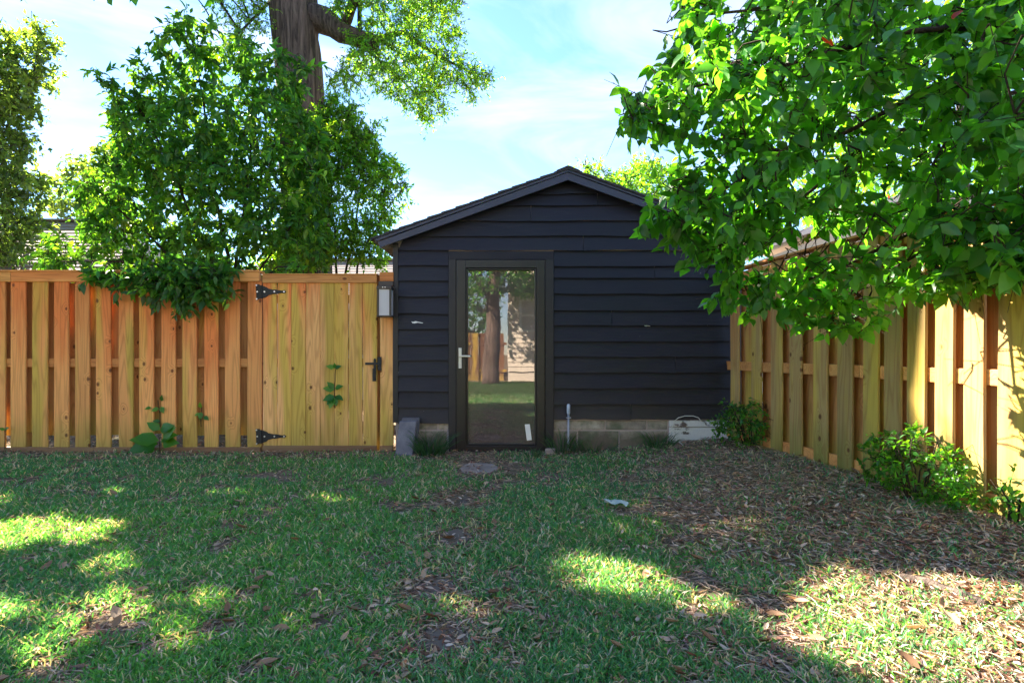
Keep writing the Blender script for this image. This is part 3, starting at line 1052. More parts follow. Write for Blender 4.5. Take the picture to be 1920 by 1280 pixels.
def along(Ya, Yb, off0, off1, z0, z1, name, mat, parent, bevel=0.003):
    mb = MB()
    P = []
    for Y in (Ya, Yb):
        for o in (off0, off1):
            P.append((fence_X(Y) + fn[0] * o, Y + fn[1] * o))
    a, b, c, d = P[0], P[1], P[3], P[2]
    n = 0
    mb.v = [(q[0], q[1], z) for z in (z0, z1) for q in (a, b, c, d)]
    mb.f = [(3, 2, 1, 0), (4, 5, 6, 7), (0, 1, 5, 4), (1, 2, 6, 5), (2, 3, 7, 6), (3, 0, 4, 7)]
    return obj(name, mb, M[mat], parent, bevel=bevel)


for z in (0.90, 0.20, 1.80):
    along(6.05, 4.15, -0.030, 0.009, z - 0.045, z + 0.045, 'rail', 'wood_h', rf)
    along(4.148, 1.2, -0.031, 0.008, z - 0.047, z + 0.043, 'rail', 'wood_h', rf)
along(5.7, 4.16, 0.030, 0.062, 0.05, 0.165, 'kickboard', 'wood_kick_right', rf)
along(3.9, 1.2, 0.030, 0.062, 0.03, 0.135, 'kickboard', 'wood_kick_right', rf)
along(6.05, 1.2, -0.075, 0.045, 1.872, 1.892, 'cap_board', 'wood_h', rf)
for Y in (6.0, 4.08, 1.9):
    along(Y + 0.045, Y - 0.045, -0.165, -0.075, -0.1, 1.85, 'post', 'wood_rear', rf)

# ------------------------------------------------------------------ small objects by the shed
pv = MB()
pb = [(XX(740, 5.75), XX(776, 5.75))]
# a stack of two pavers stood on end, leaning back on the wall
for k, (dy, x0, x1, zt_) in enumerate(((0.0, XX(741, 5.72), XX(778, 5.72), ZZ(791, 5.75)), (0.06, XX(746, 5.78), XX(784, 5.78), ZZ(785, 5.8)))):
    mb = MB()
    yb0 = 5.72 + dy
    lean = 0.10
    mb.v = [(x0 - 0.012 * (1 - k), yb0, -0.05), (x1 - 0.03, yb0, -0.05), (x1 - 0.03, yb0 + 0.055, -0.05), (x0, yb0 + 0.055, -0.05),
            (x0 + 0.02, yb0 + lean, zt_), (x1, yb0 + lean, zt_), (x1, yb0 + 0.055 + lean, zt_), (x0 + 0.02, yb0 + 0.055 + lean, zt_)]
    mb.f = [(0, 3, 2, 1), (4, 5, 6, 7), (0, 1, 5, 4), (1, 2, 6, 5), (2, 3, 7, 6), (3, 0, 4, 7)]
    obj('paver', mb, M['paver'], None, bevel=0.012,
        label=['front grey paver stood on end against the shed corner', 'rear grey paver stood on end between the front paver and the shed'][k], cat='paver',
        group='pavers leaning on the shed corner')
pp = thing('stand_pipe', (XX(1066), 5.93, 0), 'thin grey metal stake with a rounded cap standing right of the shed door', 'pipe')
obj('pole', MB().tube([(XX(1066, 5.93), 5.93, -0.1), (XX(1066, 5.93), 5.93, ZZ(776, 5.93))], 0.012, 8), M['galv'], pp, smooth=True)
obj('cap', MB().tube([(XX(1066, 5.93), 5.93, ZZ(776, 5.93)), (XX(1066, 5.93), 5.93, ZZ(774, 5.93)), (XX(1066, 5.93), 5.93, ZZ(760, 5.93)), (XX(1066, 5.93), 5.93, ZZ(757, 5.93))], [0.013, 0.019, 0.019, 0.010], 10), M['galv_cap'], pp, smooth=True)
obj('clamp', MB().box(XX(1061.5, 5.93), XX(1070.5, 5.93), 5.915, 5.945, ZZ(784, 5.93), ZZ(782, 5.93)), M['galv'], pp)
cp = [W(1305, 842, 5.75), W(1280, 834, 5.78), W(1268, 822, 5.85), W(1262, 812, 5.90), W(1258, 806, 5.93), W(1262, 796, 5.93), W(1263, 790, 5.94), W(1272, 783, 5.94), W(1284, 779.5, 5.95), W(1300, 779.5, 5.95), W(1310, 783, 5.95), W(1314, 789, 5.95), W(1322, 793, 5.95)]
cp2 = []
for a, b in zip(cp[:-1], cp[1:]):
    for t in (0, 0.33, 0.66):
        cp2.append(tuple(np.array(a) * (1 - t) + np.array(b) * t))
obj('cable', MB().tube(cp2 + [cp[-1]], 0.0045, 6), M['cord'], None, smooth=True, label='loose pale cable looped over the peeling white sill board', cat='cable')
bk = MB()
b0 = W(1031, 850, 5.84)
bk.prism([(b0[0] - 0.055, b0[1] - 0.03), (b0[0] + 0.05, b0[1] - 0.04), (b0[0] + 0.06, b0[1] + 0.03), (b0[0] - 0.03, b0[1] + 0.04)], 'z', -0.02, 0.055)
obj('stone_fragment', bk, M['stoop'], None, bevel=0.012, label='broken pale stone chip at the right foot of the door', cat='stone')

# stepping stones
STONES = []


def stone(px, py, w, h, label, mat='step', kind='stepping_stone', z_add=0.012):
    Y = CAM_H * F_PX / (py - 660)
    cx = XX(px, Y)
    rx = w / 2 / F_PX * Y
    Yn = CAM_H * F_PX / (py + h / 2 - 660)
    Yf = CAM_H * F_PX / (py - h / 2 - 660)
    ry = (Yf - Yn) / 2
    cy = (Yf + Yn) / 2
    z = float(gz(cx, cy)) + z_add
    k = 16
    pts = []
    r0 = random.Random(int(px * 7 + py))
    for i in range(k):
        a = 2 * math.pi * i / k
        r = r0.uniform(0.84, 1.06)
        pts.append((cx + rx * r * math.cos(a), cy + ry * r * math.sin(a)))
    obj(kind, MB().prism(pts, 'z', z - 0.06, z), M[mat], None, bevel=0.008, label=label, cat='stepping stone', group='stepping stones leading to the shed door')
    STONES.append((cx, cy, rx, ry))


stone(852, 1010, 66, 30, 'stepping stone third from the door, half sunk in the grass')
stone(812, 1106, 74, 46, 'stepping stone partly covered by curled brown leaves')
stone(830, 1206, 100, 56, 'large stepping stone nearest the front of the lawn')
stone(900, 878, 74, 22, 'pale flat stepping stone just in front of the door', 'stoop')
stone(862, 936, 58, 22, 'small stepping stone second from the door under mulch', 'step', z_add=0.0)

# ------------------------------------------------------------------ leaves and trees
T8 = np.array([[0, 0, 0], [0, .34, -.03], [0, .70, -.05], [0, 1.0, -.16], [-.25, .30, .05], [-.20, .62, .02], [.25, .30, .05], [.20, .62, .02]])
F8 = np.array([[0, 1, 4], [1, 5, 4], [1, 2, 5], [2, 3, 5], [0, 6, 1], [1, 6, 7], [1, 7, 2], [2, 7, 3]])
T4 = np.array([[0, 0, 0], [-.19, .5, .05], [.19, .5, .05], [0, 1.0, -.06]])
F4 = np.array([[0, 3, 1], [0, 2, 3]])


def nrm(a):
    return a / np.maximum(np.linalg.norm(a, axis=-1, keepdims=True), 1e-9)


def place(T, F, base, axis, normal, size, wid=1.0):
    a = nrm(axis)
    n = nrm(normal - (normal * a).sum(1, keepdims=True) * a)
    s = np.cross(a, n)
    V = base[:, None, :] + size[:, None, None] * (T[None, :, 0:1] * wid * s[:, None, :] + T[None, :, 1:2] * a[:, None, :] + T[None, :, 2:3] * n[:, None, :])
    k = len(T)
    Fa = (F[None, :, :] + (np.arange(len(base)) * k)[:, None, None]).reshape(-1, 3)
    return V.reshape(-1, 3), Fa, a, n, s


def tubes3(P0, P1, P2, r0, r2, sides=3):
    """bent thin tubes, vectorised"""
    N = len(P0)
    rings = []
    ang = np.arange(sides) * 2 * math.pi / sides
    d = nrm(P2 - P0)
    u = nrm(np.cross(d, np.array([0.3, 0.5, 0.81])[None, :]))
    w = np.cross(d, u)
    for P, r in ((P0, r0), (P1, (r0 + r2) / 2), (P2, r2)):
        rings.append(P[:, None, :] + (np.asarray(r).reshape(-1, 1, 1)) * (np.cos(ang)[None, :, None] * u[:, None, :] + np.sin(ang)[None, :, None] * w[:, None, :]))
    V = np.stack(rings, 1).reshape(N, -1, 3)
    f = []
    for i in range(2):
        for k in range(sides):
            a, b = i * sides + k, i * sides + (k + 1) % sides
            f += [[a, b, b + sides], [a, b + sides, a + sides]]
    f = np.array(f)
    F = (f[None] + (np.arange(N) * 3 * sides)[:, None, None]).reshape(-1, 3)
    return V.reshape(-1, 3), F


# places on ground and fence that the sun reaches through gaps in the crowns
LIT = []


def lit_px(px, py, z=None, r=0.3):
    if z is None:
        Y = CAM_H * F_PX / (py - 660)
        zz = float(gz(XX(px, Y), Y))
        Y = (CAM_H - zz) * F_PX / (py - 660)
        LIT.append((np.array([XX(px, Y), Y, zz]), r))


for px, py, r in ((15, 1005, .26), (100, 1000, .22), (170, 1000, .16), (205, 1066, .12), (1140, 1075, .17), (1190, 1090, .2), (1265, 1120, .17), (1320, 1135, .15), (30, 1150, .13), (90, 1225, .12), (340, 1200, .11), (400, 1130, .10), (230, 1130, .10), (150, 1170, .09),
                  (1640, 1110, .15), (1700, 1150, .28), (1760, 1200, .28), (1850, 1230, .3), (1900, 1270, .3), (1620, 1215, .2), (1880, 1110, .18), (1790, 1090, .14), (1640, 1170, .14)):
    lit_px(px, py, None, r)
for px, py in ((1680, 610), (1700, 625), (1725, 600), (1730, 660), (1770, 610), (1775, 690), (1800, 640), (1800, 720), (1835, 620), (1840, 700), (1845, 780), (1890, 650), (1890, 730), (1895, 810), (1910, 860)):
    Y = fence_Y(px)
    LIT.append((np.array([fence_X(Y), Y, ZZ(py, Y)]), 0.20))


FAR = []
PROT = [(np.array([-0.39, 3.36, 0.0]), 0.45), (np.array([0.0, 3.3, 0.0]), 0.35), (np.array([-0.75, 3.45, 0.0]), 0.35)]
for px, py, Y, r in ((200, 430, 7, .7), (300, 300, 7.1, .7), (420, 150, 7.3, .7), (150, 480, 7, .6), (330, 470, 7, .7), (250, 180, 7, .6), (480, 300, 7.3, .6), (640, 220, 8.1, .6), (700, 350, 8.1, .6), (640, 420, 8.1, .5),
                     (1250, 220, 3.2, .4), (1320, 330, 3.2, .4), (1400, 450, 3.2, .4), (1450, 150, 3.1, .4), (1600, 100, 3.1, .4), (1700, 300, 3.1, .4), (1550, 560, 3.6, .4), (1400, 560, 4.0, .4), (1550, 380, 3.1, .4), (1850, 200, 3.1, .4)):
    FAR.append((np.array(W(px, py, Y)), r))


LIT.append((np.array([2.3, 3.4, 0.55]), 0.16))
LIT.append((np.array([2.42, 3.15, 0.5]), 0.14))


def sun_gap(P, scale=1.0, LIT=LIT):
    """False for points standing in a gap the sun shines through"""
    ok = np.ones(len(P), bool)
    for c, r in LIT:
        v = P - c
        t = v @ SUN
        d = np.linalg.norm(v - t[:, None] * SUN[None], axis=1)
        ok &= ~((t > 0.05) & (d < r * scale))
    return ok


def in_poly(p, poly):
    x, y = p[:, 0], p[:, 1]
    inside = np.zeros(len(p), bool)
    n = len(poly)
    for i in range(n):
        x1, y1 = poly[i]
        x2, y2 = poly[(i + 1) % n]
        if y1 == y2:
            continue
        c = ((y1 > y) != (y2 > y)) & (x < (x2 - x1) * (y - y1) / (y2 - y1) + x1)
        inside ^= c
    return inside


def edge_dist(p, poly):
    d = np.full(len(p), 1e9)
    n = len(poly)
    for i in range(n):
        a = np.array(poly[i], float)
        b = np.array(poly[(i + 1) % n], float)
        ab = b - a
        t = np.clip(((p - a) @ ab) / (ab @ ab), 0, 1)
        d = np.minimum(d, np.linalg.norm(p - (a + t[:, None] * ab), axis=1))
    return d


def vnoise3(P, s):
    return (vnoise(P[:, 0] + 17.3 * P[:, 2], P[:, 1] - 9.1 * P[:, 2] * 0.0 + P[:, 2] * 0.7, s) + vnoise(P[:, 1] + 31.0, P[:, 2] + 5.0, s) + vnoise(P[:, 0] - 8.0, P[:, 2] * 1.01 + 3.0, s)) / 3.0


def poly_points(poly, n, Yc, half, soft=120.0, holes=(), r=rng, ragged=0.0, clump=0.0, cs=2.2):
    """points in the volume whose outline from the yard is poly"""
    poly = [tuple(q) for q in poly]
    a = np.array(poly)
    out = []
    while sum(len(o) for o in out) < n:
        p = np.stack([r.uniform(a[:, 0].min() - ragged, a[:, 0].max() + ragged, n * 2), r.uniform(a[:, 1].min() - ragged, a[:, 1].max() + ragged, n * 2)], 1)
        pw = p
        if ragged:
            pw = p + ragged * np.stack([(vnoise(p[:, 0], p[:, 1], 0.035) - 0.5) * 2 + (vnoise(p[:, 0] + 90, p[:, 1], 0.012) - 0.5) * 1.6,
                                        (vnoise(p[:, 0], p[:, 1] + 70, 0.035) - 0.5) * 2 + (vnoise(p[:, 0] + 50, p[:, 1] + 33, 0.012) - 0.5) * 1.6], 1)
        k = in_poly(pw, poly)
        for h in holes:
            k &= ~(in_poly(p, h) & (r.random(len(p)) < 0.93))
        p, pw = p[k], pw[k]
        th = np.sqrt(np.clip(edge_dist(pw, poly) / soft, 0.02, 1))
        yc = Yc(p[:, 0], p[:, 1]) if callable(Yc) else Yc
        Y = yc + half * th * r.uniform(-1, 1, len(p))
        q = np.stack([(p[:, 0] - 960) / F_PX * Y, Y, CAM_H - (p[:, 1] - 660) / F_PX * Y], 1)
        if clump:
            v = vnoise3(q, cs)
            q = q[r.random(len(q)) < sstep(0.5 - 0.22, 0.5 + 0.1, v) * clump + (1 - clump)]
        out.append(q)
    return np.concatenate(out)[:n]


def ellipsoid_points(c, rad, n, r=rng, shell=0.5):
    d = nrm(r.normal(size=(n, 3)))
    q = (shell + (1 - shell) * r.random(n)) ** 0.6
    return np.array(c) + d * q[:, None] * np.array(rad)


def densify(pts, step=0.12, jit=0.02, r=rng):
    pts = [np.array(p, float) for p in pts]
    out = [pts[0]]
    for a, b in zip(pts[:-1], pts[1:]):
        n = max(1, int(np.linalg.norm(b - a) / step))
        for i in range(1, n + 1):
            q = a + (b - a) * i / n
            if i < n:
                q = q + r.normal(size=3) * jit
            out.append(q)
    return out


def foliage(root, pts, skel, twig_len, nleaf, leaf_len, cols, droop=0.4, T=T8, F=F8, mat='leaf', singles=0, single_mat='leaf_single', r=rng,
            leafset=None, upw=1.0, branch_r=0.004, spread=0.9, connect=1.0, wid=1.0, red=0.0, prune=0.95):
    skel = np.array(skel)
    N = len(pts)
    near = np.zeros((N, 3))
    d0 = np.zeros(N)
    for i in range(0, N, 2000):
        d0[i:i + 2000] = np.sqrt(((pts[i:i + 2000, None, :] - skel[None]) ** 2).sum(2)).min(1)
    order_ = np.argsort(d0)
    wood = skel
    for ch in np.array_split(order_, max(1, min(24, N // 20))):
        if not len(ch):
            continue
        j = ((pts[ch][:, None, :] - wood[None]) ** 2).sum(2).argmin(1)
        near[ch] = wood[j]
        wood = np.concatenate([wood, pts[ch], (pts[ch] + near[ch]) / 2])
    d = nrm(nrm(pts - near) + r.normal(size=(N, 3)) * 0.45 + np.array([0, 0, -0.15 * droop]))
    L = twig_len * r.uniform(0.6, 1.3, N)
    A = pts - d * L[:, None] * 0.5
    B = pts + d * L[:, None] * 0.5 + np.array([0, 0, -1.0]) * (L * 0.25 * droop)[:, None]
    # leaves along each twig
    t = (np.arange(nleaf)[None, :] + r.random((N, nleaf))) / nleaf
    base = A[:, None, :] + (B - A)[:, None, :] * t[..., None]
    rad = nrm(r.normal(size=(N, nleaf, 3)))
    ax = nrm(d[:, None, :] * 0.55 + rad * spread + np.array([0, 0, -droop]))
    nm = np.array([0, 0, upw]) + r.normal(size=(N, nleaf, 3)) * 0.55
    sz = leaf_len * r.uniform(0.45, 1.32, (N, nleaf)) * (0.75 + 0.25 * np.sin(t * math.pi))
    pick = r.random((N, nleaf)) * 0.55 + r.random(N)[:, None] * 0.45
    cols = np.array(cols)
    idx = np.clip(pick * (len(cols) - 1), 0, len(cols) - 1.001)
    lo = idx.astype(int)
    c = cols[lo] * (1 - (idx - lo))[..., None] + cols[lo + 1] * (idx - lo)[..., None]
    c = c * r.uniform(0.8, 1.2, (N, nleaf, 1)) * r.uniform(0.55, 1.35, (N, 1, 1))
    base, ax, nm, sz, c = base.reshape(-1, 3), ax.reshape(-1, 3), nm.reshape(-1, 3), sz.ravel(), c.reshape(-1, 3)
    if red:
        k = r.random(len(c)) < red
        c[k] = np.array([0.5, 0.03, 0.015])
    keep = sun_gap(base, prune) if prune else np.ones(len(base), bool)
    if leafset is not None:
        keep &= leafset(base)
    base, ax, nm, sz, c = base[keep], ax[keep], nm[keep], sz[keep], c[keep]
    if singles:
        q = proj(base)
        vis = (q[:, 0] > 0) & (q[:, 0] < 1920) & (q[:, 1] > 0) & (q[:, 1] < 1280)
        score = np.where(vis, sz / base[:, 1], 0) * r.uniform(0.8, 1.0, len(sz))
        depth = base[:, 1]
        # leaves on the side towards the yard
        order = np.argsort(-(score + 0.02 * (depth.max() - depth) / max(1e-6, np.ptp(depth))))[:singles]
        me = mesh_np('leaf', T * np.array([wid, 1, 1]), F)
        me.materials.append(M[single_mat])
        po = np.array(origin_of(root))
        a = nrm(ax[order])
        nn = nrm(nm[order] - (nm[order] * a).sum(1, keepdims=True) * a)
        s = np.cross(a, nn)
        for i in range(len(order)):
            o = bpy.data.objects.new('leaf', me)
            k = sz[order[i]]
            b = base[order[i]] - po
            o.matrix_world = Matrix(((s[i, 0] * k, a[i, 0] * k, nn[i, 0] * k, b[0]), (s[i, 1] * k, a[i, 1] * k, nn[i, 1] * k, b[1]), (s[i, 2] * k, a[i, 2] * k, nn[i, 2] * k, b[2]), (0, 0, 0, 1)))
            o.parent = root
            COL.objects.link(o)
        kk = np.ones(len(base), bool)
        kk[order] = False
        base, ax, nm, sz, c = base[kk], ax[kk], nm[kk], sz[kk], c[kk]
    V, Fa, *_ = place(T, F, base, ax, nm, sz, wid)
    obj_np('crown', V, Fa, np.repeat(c, len(T), axis=0), M[mat], root, kind='stuff')
    # twigs, and branchlets back to the limbs
    V1, F1 = tubes3(A, (A + B) / 2 + np.array([0, 0, 0.01]), B, np.full(N, branch_r * 0.7), np.full(N, branch_r * 0.3))
    con = r.random(N) < connect
    mid = (near + A) / 2 + r.normal(size=(N, 3)) * 0.02 + np.array([0, 0, 0.05]) * np.linalg.norm(A - near, axis=1)[:, None]
    V2, F2 = tubes3(near[con], mid[con], A[con], np.full(con.sum(), branch_r * 1.5), np.full(con.sum(), branch_r * 0.7))
    obj_np('twigs', np.concatenate([V1, V2]), np.concatenate([F1, F2 + len(V1)]), None, M['twig'], root, kind='stuff')
    return len(Fa)


TIPS = {}


def tips_of(root, n, spread):
    P = np.array([p for p in TIPS.get(root.name, [])])
    P = np.repeat(P, n, axis=0)
    return P + rng.normal(size=P.shape) * spread


def limb(root, pts, r0, r1, mat='twig', name='branch', sides=7, step=0.2, jit=0.015, out=None):
    P = densify(pts, step, jit)
    n = len(P)
    rad = [r0 + (r1 - r0) * (i / (n - 1)) for i in range(n)]
    obj(name, MB().tube([tuple(q) for q in P], rad, sides), M[mat], root, smooth=True)
    if out is not None:
        out += P
        TIPS.setdefault(root.name, []).extend([P[-1], P[-2], P[-3]] if len(P) > 3 else [P[-1]])
    return P


GREEN_L = [(0.022, 0.10, 0.022), (0.032, 0.15, 0.020), (0.045, 0.20, 0.020), (0.09, 0.27, 0.025)]
GREEN_D = [(0.018, 0.085, 0.032), (0.028, 0.13, 0.032), (0.055, 0.19, 0.028), (0.15, 0.29, 0.032)]  # light end yellowed to suggest the glow of backlit leaves
GREEN_Y = [(0.035, 0.15, 0.022), (0.06, 0.21, 0.022), (0.10, 0.26, 0.025), (0.17, 0.31, 0.035)]
GREEN_B = [(0.03, 0.08, 0.035), (0.045, 0.105, 0.04), (0.06, 0.13, 0.04), (0.09, 0.17, 0.045)]

# --- right tree, its branches reaching over the fence
rt = thing('broadleaf_tree', (3.75, 3.55, 0.1), 'large leafy tree with drooping heart shaped leaves reaching over the right fence', 'tree')
sk = []
limb(rt, [(3.75, 3.55, -0.1), (3.7, 3.5, 1.2), (3.55, 3.42, 2.3), (3.4, 3.3, 3.4), (3.1, 3.2, 4.8)], 0.13, 0.06, 'bark', 'trunk', 10, 0.3, 0.02)
limb(rt, [(3.55, 3.42, 2.2), W(1960, 180, 3.15), W(1916, 95, 3.05), W(1875, 0, 3.0), W(1800, -150, 3.0)], 0.04, 0.022, out=sk, name='branch')
limb(rt, [(3.6, 3.45, 2.1), W(1990, 85, 3.25), W(1916, 112, 3.15), W(1790, 146, 3.1), W(1721, 175, 3.05), W(1628, 228, 3.0), W(1542, 270, 3.0), W(1400, 330, 3.0), W(1290, 395, 3.1)], 0.026, 0.006, out=sk)
limb(rt, [(3.62, 3.45, 1.9), W(1930, 165, 3.45), W(1688, 244, 3.3), W(1615, 300, 3.2), W(1480, 390, 3.2), W(1350, 460, 3.3)], 0.022, 0.006, out=sk)
limb(rt, [(3.65, 3.48, 1.6), W(1912, 297, 3.3), W(1810, 370, 3.2), W(1700, 440, 3.3), W(1560, 510, 3.4), W(1420, 555, 3.7)], 0.022, 0.006, out=sk)
limb(rt, [(3.5, 3.38, 2.6), W(1950, 50, 2.9), W(1700, 60, 2.9), W(1450, 130, 3.0), W(1290, 165, 3.2), W(1195, 205, 3.3)], 0.024, 0.005, out=sk)
limb(rt, [(3.4, 3.3, 3.1), W(1950, -80, 3.1), W(1650, -40, 3.1), W(1400, 20, 3.1), W(1300, 30, 3.2)], 0.024, 0.006, out=sk)
limb(rt, [(3.66, 3.5, 1.5), W(1930, 400, 3.2), W(1750, 460, 3.3), W(1600, 545, 3.5), W(1560, 600, 3.5)], 0.018, 0.005, out=sk)
limb(rt, [(3.68, 3.5, 1.35), (2.9, 2.9, 1.75), W(1930, 480, 2.45), W(1880, 465, 2.35)], 0.016, 0.005, out=sk)
polyR = [(1275, -60), (1280, 60), (1215, 135), (1172, 190), (1165, 225), (1210, 250), (1275, 245), (1310, 290), (1245, 335), (1250, 370), (1208, 395), (1240, 440), (1285, 455), (1305, 485), (1352, 490), (1350, 560), (1420, 585),
         (1500, 580), (1560, 620), (1610, 610), (1680, 580), (1750, 545), (1840, 515), (1890, 500), (1940, 490), (2080, 480), (2080, -60)]
holeR = [[(1395, 482), (1480, 440), (1600, 420), (1700, 420), (1690, 448), (1560, 462), (1470, 490), (1400, 498)]]


def yR(px, py):
    y = 3.2 + 0.5 * np.clip((py - 380) / 200, 0, 1) * np.clip((1750 - px) / 300, 0, 1)
    return np.minimum(y, np.where(px > 1363, 3.164 / ((np.maximum(px, 1363) - 960) / F_PX + 0.15) - 0.35, 9))


pts = poly_points(polyR, 940, yR, 0.55, 130, holeR, ragged=18, clump=0.7, cs=4.0)
k = sun_gap(pts, 0.4) & (pts[:, 0] < fence_X(pts[:, 1]) + 1.4)
pts = pts[k]


def leafR(b):
    q = proj(b)
    ok = in_poly(q, polyR) | (edge_dist(q, polyR) < 26)
    ok &= ~(in_poly(q, holeR[0]) & (rng.random(len(q)) < 0.85))
    return ok & (np.abs((b[:, 0] - fence_X(b[:, 1]))) > 0.04)


pts = np.concatenate([pts, tips_of(rt, 3, 0.06)])
foliage(rt, pts, sk, 0.34, 13, 0.094, GREEN_L, droop=0.55, leafset=leafR, singles=300, red=0.0015, wid=1.15, prune=0.5)

# --- shrubby tree over the left fence
lb = thing('bushy_tree', W(400, 845, 7.3)[:2] + (0,), 'bushy green tree with long drooping leaves leaning over the left fence', 'tree')
sk = []
b0 = np.array(W(430, 845, 7.4))
b0[2] = -0.1
for ends in ([(400, 500, 7.3), (330, 330, 7.2), (260, 200, 7.1), (185, 150, 7.0)], [(420, 450, 7.3), (390, 260, 7.3), (370, 120, 7.2), (355, 60, 7.2)], [(450, 450, 7.4), (470, 280, 7.5), (490, 130, 7.5)],
             [(380, 540, 7.2), (270, 430, 7.0), (170, 350, 7.0)], [(370, 560, 7.1), (230, 490, 6.9), (110, 490, 6.8)], [(460, 540, 7.2), (530, 450, 7.2), (570, 380, 7.4)], [(420, 560, 7.0), (380, 510, 6.4), (350, 515, 5.95), (345, 540, 5.84)],
             [(470, 560, 7.1), (520, 500, 6.6), (560, 500, 6.4)]):
    P = [tuple(b0 + rng.normal(size=3) * np.array([.1, .1, 0]))] + [W(*e) for e in ends]
    limb(lb, P, 0.035, 0.007, out=sk)
polyL = [(70, 500), (95, 470), (150, 440), (140, 375), (150, 320), (220, 310), (215, 265), (190, 215), (182, 160), (240, 150), (280, 105), (335, 105), (345, 40), (400, 75), (440, 45), (490, 90), (535, 120), (562, 200), (590, 300), (600, 400), (610, 505), (520, 512), (300, 520), (180, 512)]
pts = poly_points(polyL, 1080, 7.2, 0.75, 130, ragged=46, clump=0.85, cs=2.6)
pts = pts[sun_gap(pts, 0.8)]
polyH = [(265, 490), (440, 490), (435, 525), (410, 552), (350, 562), (295, 552)]
ptsH = poly_points(polyH, 95, lambda px, py: 6.0 - 0.17 * np.clip((py - 485) / 20, 0, 1), 0.07, 30)
polyI = [(130, 505), (300, 505), (280, 530), (190, 518)]
ptsI = poly_points(polyI, 30, lambda px, py: 6.0 - 0.15 * np.clip((py - 495) / 20, 0, 1), 0.06, 30)
pts = np.concatenate([pts, ptsH, ptsI, tips_of(lb, 4, 0.07)])
ptsY = poly_points(polyL, 650, 8.0, 0.45, 110, ragged=26, clump=0.5, cs=2.4)  # yellower leaf layer added behind for the bush's backlit glow


def leafY(b):
    return b[:, 1] > 6.9


def leafL(b):
    return ~((b[:, 1] > 5.93) & (b[:, 1] < 6.20) & (b[:, 2] < 1.93)) & ~((b[:, 1] >= 6.2) & (b[:, 1] < 6.45) & (b[:, 2] < 1.2))


foliage(lb, ptsY, sk, 0.36, 13, 0.115, GREEN_Y, droop=0.4, leafset=leafY, T=T4, F=F4, wid=1.1)
foliage(lb, pts, sk, 0.36, 13, 0.125, GREEN_D, droop=0.5, singles=300, single_mat='leaf_single_dark', leafset=leafL, wid=0.82)

def canopy_over(X, Y, per, r=rng):
    """boughs overhead, outside the picture, that keep the sun off these places on the lawn"""
    S = SUN / SUN[2]
    G = np.stack([X, Y, gz(X, Y)], 1)
    free = np.ones(len(G), bool)
    for c, rr in LIT:
        if c[0] < fence_X(c[1]) - 0.3:
            free &= np.hypot(G[:, 0] - c[0], G[:, 1] - c[1]) > rr * 0.9
    G = G[free]
    out = []
    hs = np.linspace(2.6, 10.5, 40)
    P = G[:, None, :] + hs[None, :, None] * S[None, None, :]
    q = proj(P.reshape(-1, 3)).reshape(len(G), len(hs), 2)
    off = (q[..., 1] < -55) | (q[..., 0] < -75)
    ok = off & sun_gap(P.reshape(-1, 3), 0.8, FAR).reshape(off.shape)
    for i in range(len(G)):
        c = np.where(ok[i])[0]
        if len(c) < 3:
            c = np.where(off[i])[0]
            if len(c) == 0:
                continue
        c = c[:max(4, 2 * len(c) // 3)]
        for k in r.choice(c, per):
            out.append(P[i, k] + r.normal(size=3) * 0.12)
    return np.array(out)


cX, cY = np.meshgrid(np.arange(-5.6, 2.7, 0.20), np.arange(1.0, 5.6, 0.20))
cX, cY = (cX + rng.uniform(-.1, .1, cX.shape)).ravel(), (cY + rng.uniform(-.1, .1, cY.shape)).ravel()
kd = (rng.random(len(cX)) < 0.93) | (cY > 3.3) | (cX > -1.2)
canopy = canopy_over(cX[kd], cY[kd], 6)
ex = [(1390, 1090), (1420, 1120), (1450, 1080), (1450, 1150), (1490, 1120), (1400, 1170), (1480, 1190), (1430, 1220), (1510, 1070), (1540, 1120), (1380, 1230), (1500, 1240), (1360, 1190), (1540, 1230), (1470, 1040), (1330, 1200)]
eY = np.array([(CAM_H - 0.06) * F_PX / (q_[1] - 660) for q_ in ex])
eX = np.array([(q_[0] - 960) / F_PX * y_ for q_, y_ in zip(ex, eY)])
PROT += [(np.array([x_, y_, 0.06]), 0.12) for x_, y_ in zip(eX, eY)]
canopy = np.concatenate([canopy, canopy_over(eX, eY, 10)])
canopy = canopy[sun_gap(canopy, 0.95)]
qc = proj(canopy)
is_left = canopy[:, 0] < -8.0

def ridged_trunk(root, pts, r0, r1, mat='bark', sides=56, step=0.05, amp=0.07):
    P = [np.array(p, float) for p in densify(pts, step, 0.0)]
    n = len(P)
    zz = np.array([p[2] for p in P])
    a = np.arange(sides) / sides * 2 * math.pi
    A, Zg = np.meshgrid(a, zz)
    rid = 1 - np.abs(vnoise(A * 4.2, Zg * 0.9 + 0.3 * np.sin(A * 2), 1.0) - 0.5) * 2
    rid2 = 1 - np.abs(vnoise(A * 9.0 + 20, Zg * 2.0 + 40, 1.0) - 0.5) * 2
    big_ = vnoise(A * 1.4 + 7, Zg * 0.5, 1.0) - 0.5
    rad = np.array([r0 + (r1 - r0) * i / (n - 1) for i in range(n)])[:, None] * (1 + big_ * 0.16 - amp * rid ** 3 * 1.3 - amp * 0.5 * rid2 ** 3)
    V = np.stack([np.array([p[0] for p in P])[:, None] + rad * np.sin(A), np.array([p[1] for p in P])[:, None] + rad * np.cos(A), Zg], 2).reshape(-1, 3)
    i = np.arange(n * sides).reshape(n, sides)
    F = np.stack([i[:-1].ravel(), i[1:].ravel(), np.roll(i, -1, 1)[1:].ravel(), np.roll(i, -1, 1)[:-1].ravel()], 1)
    return obj_np('trunk', V, F, None, M[mat], root)


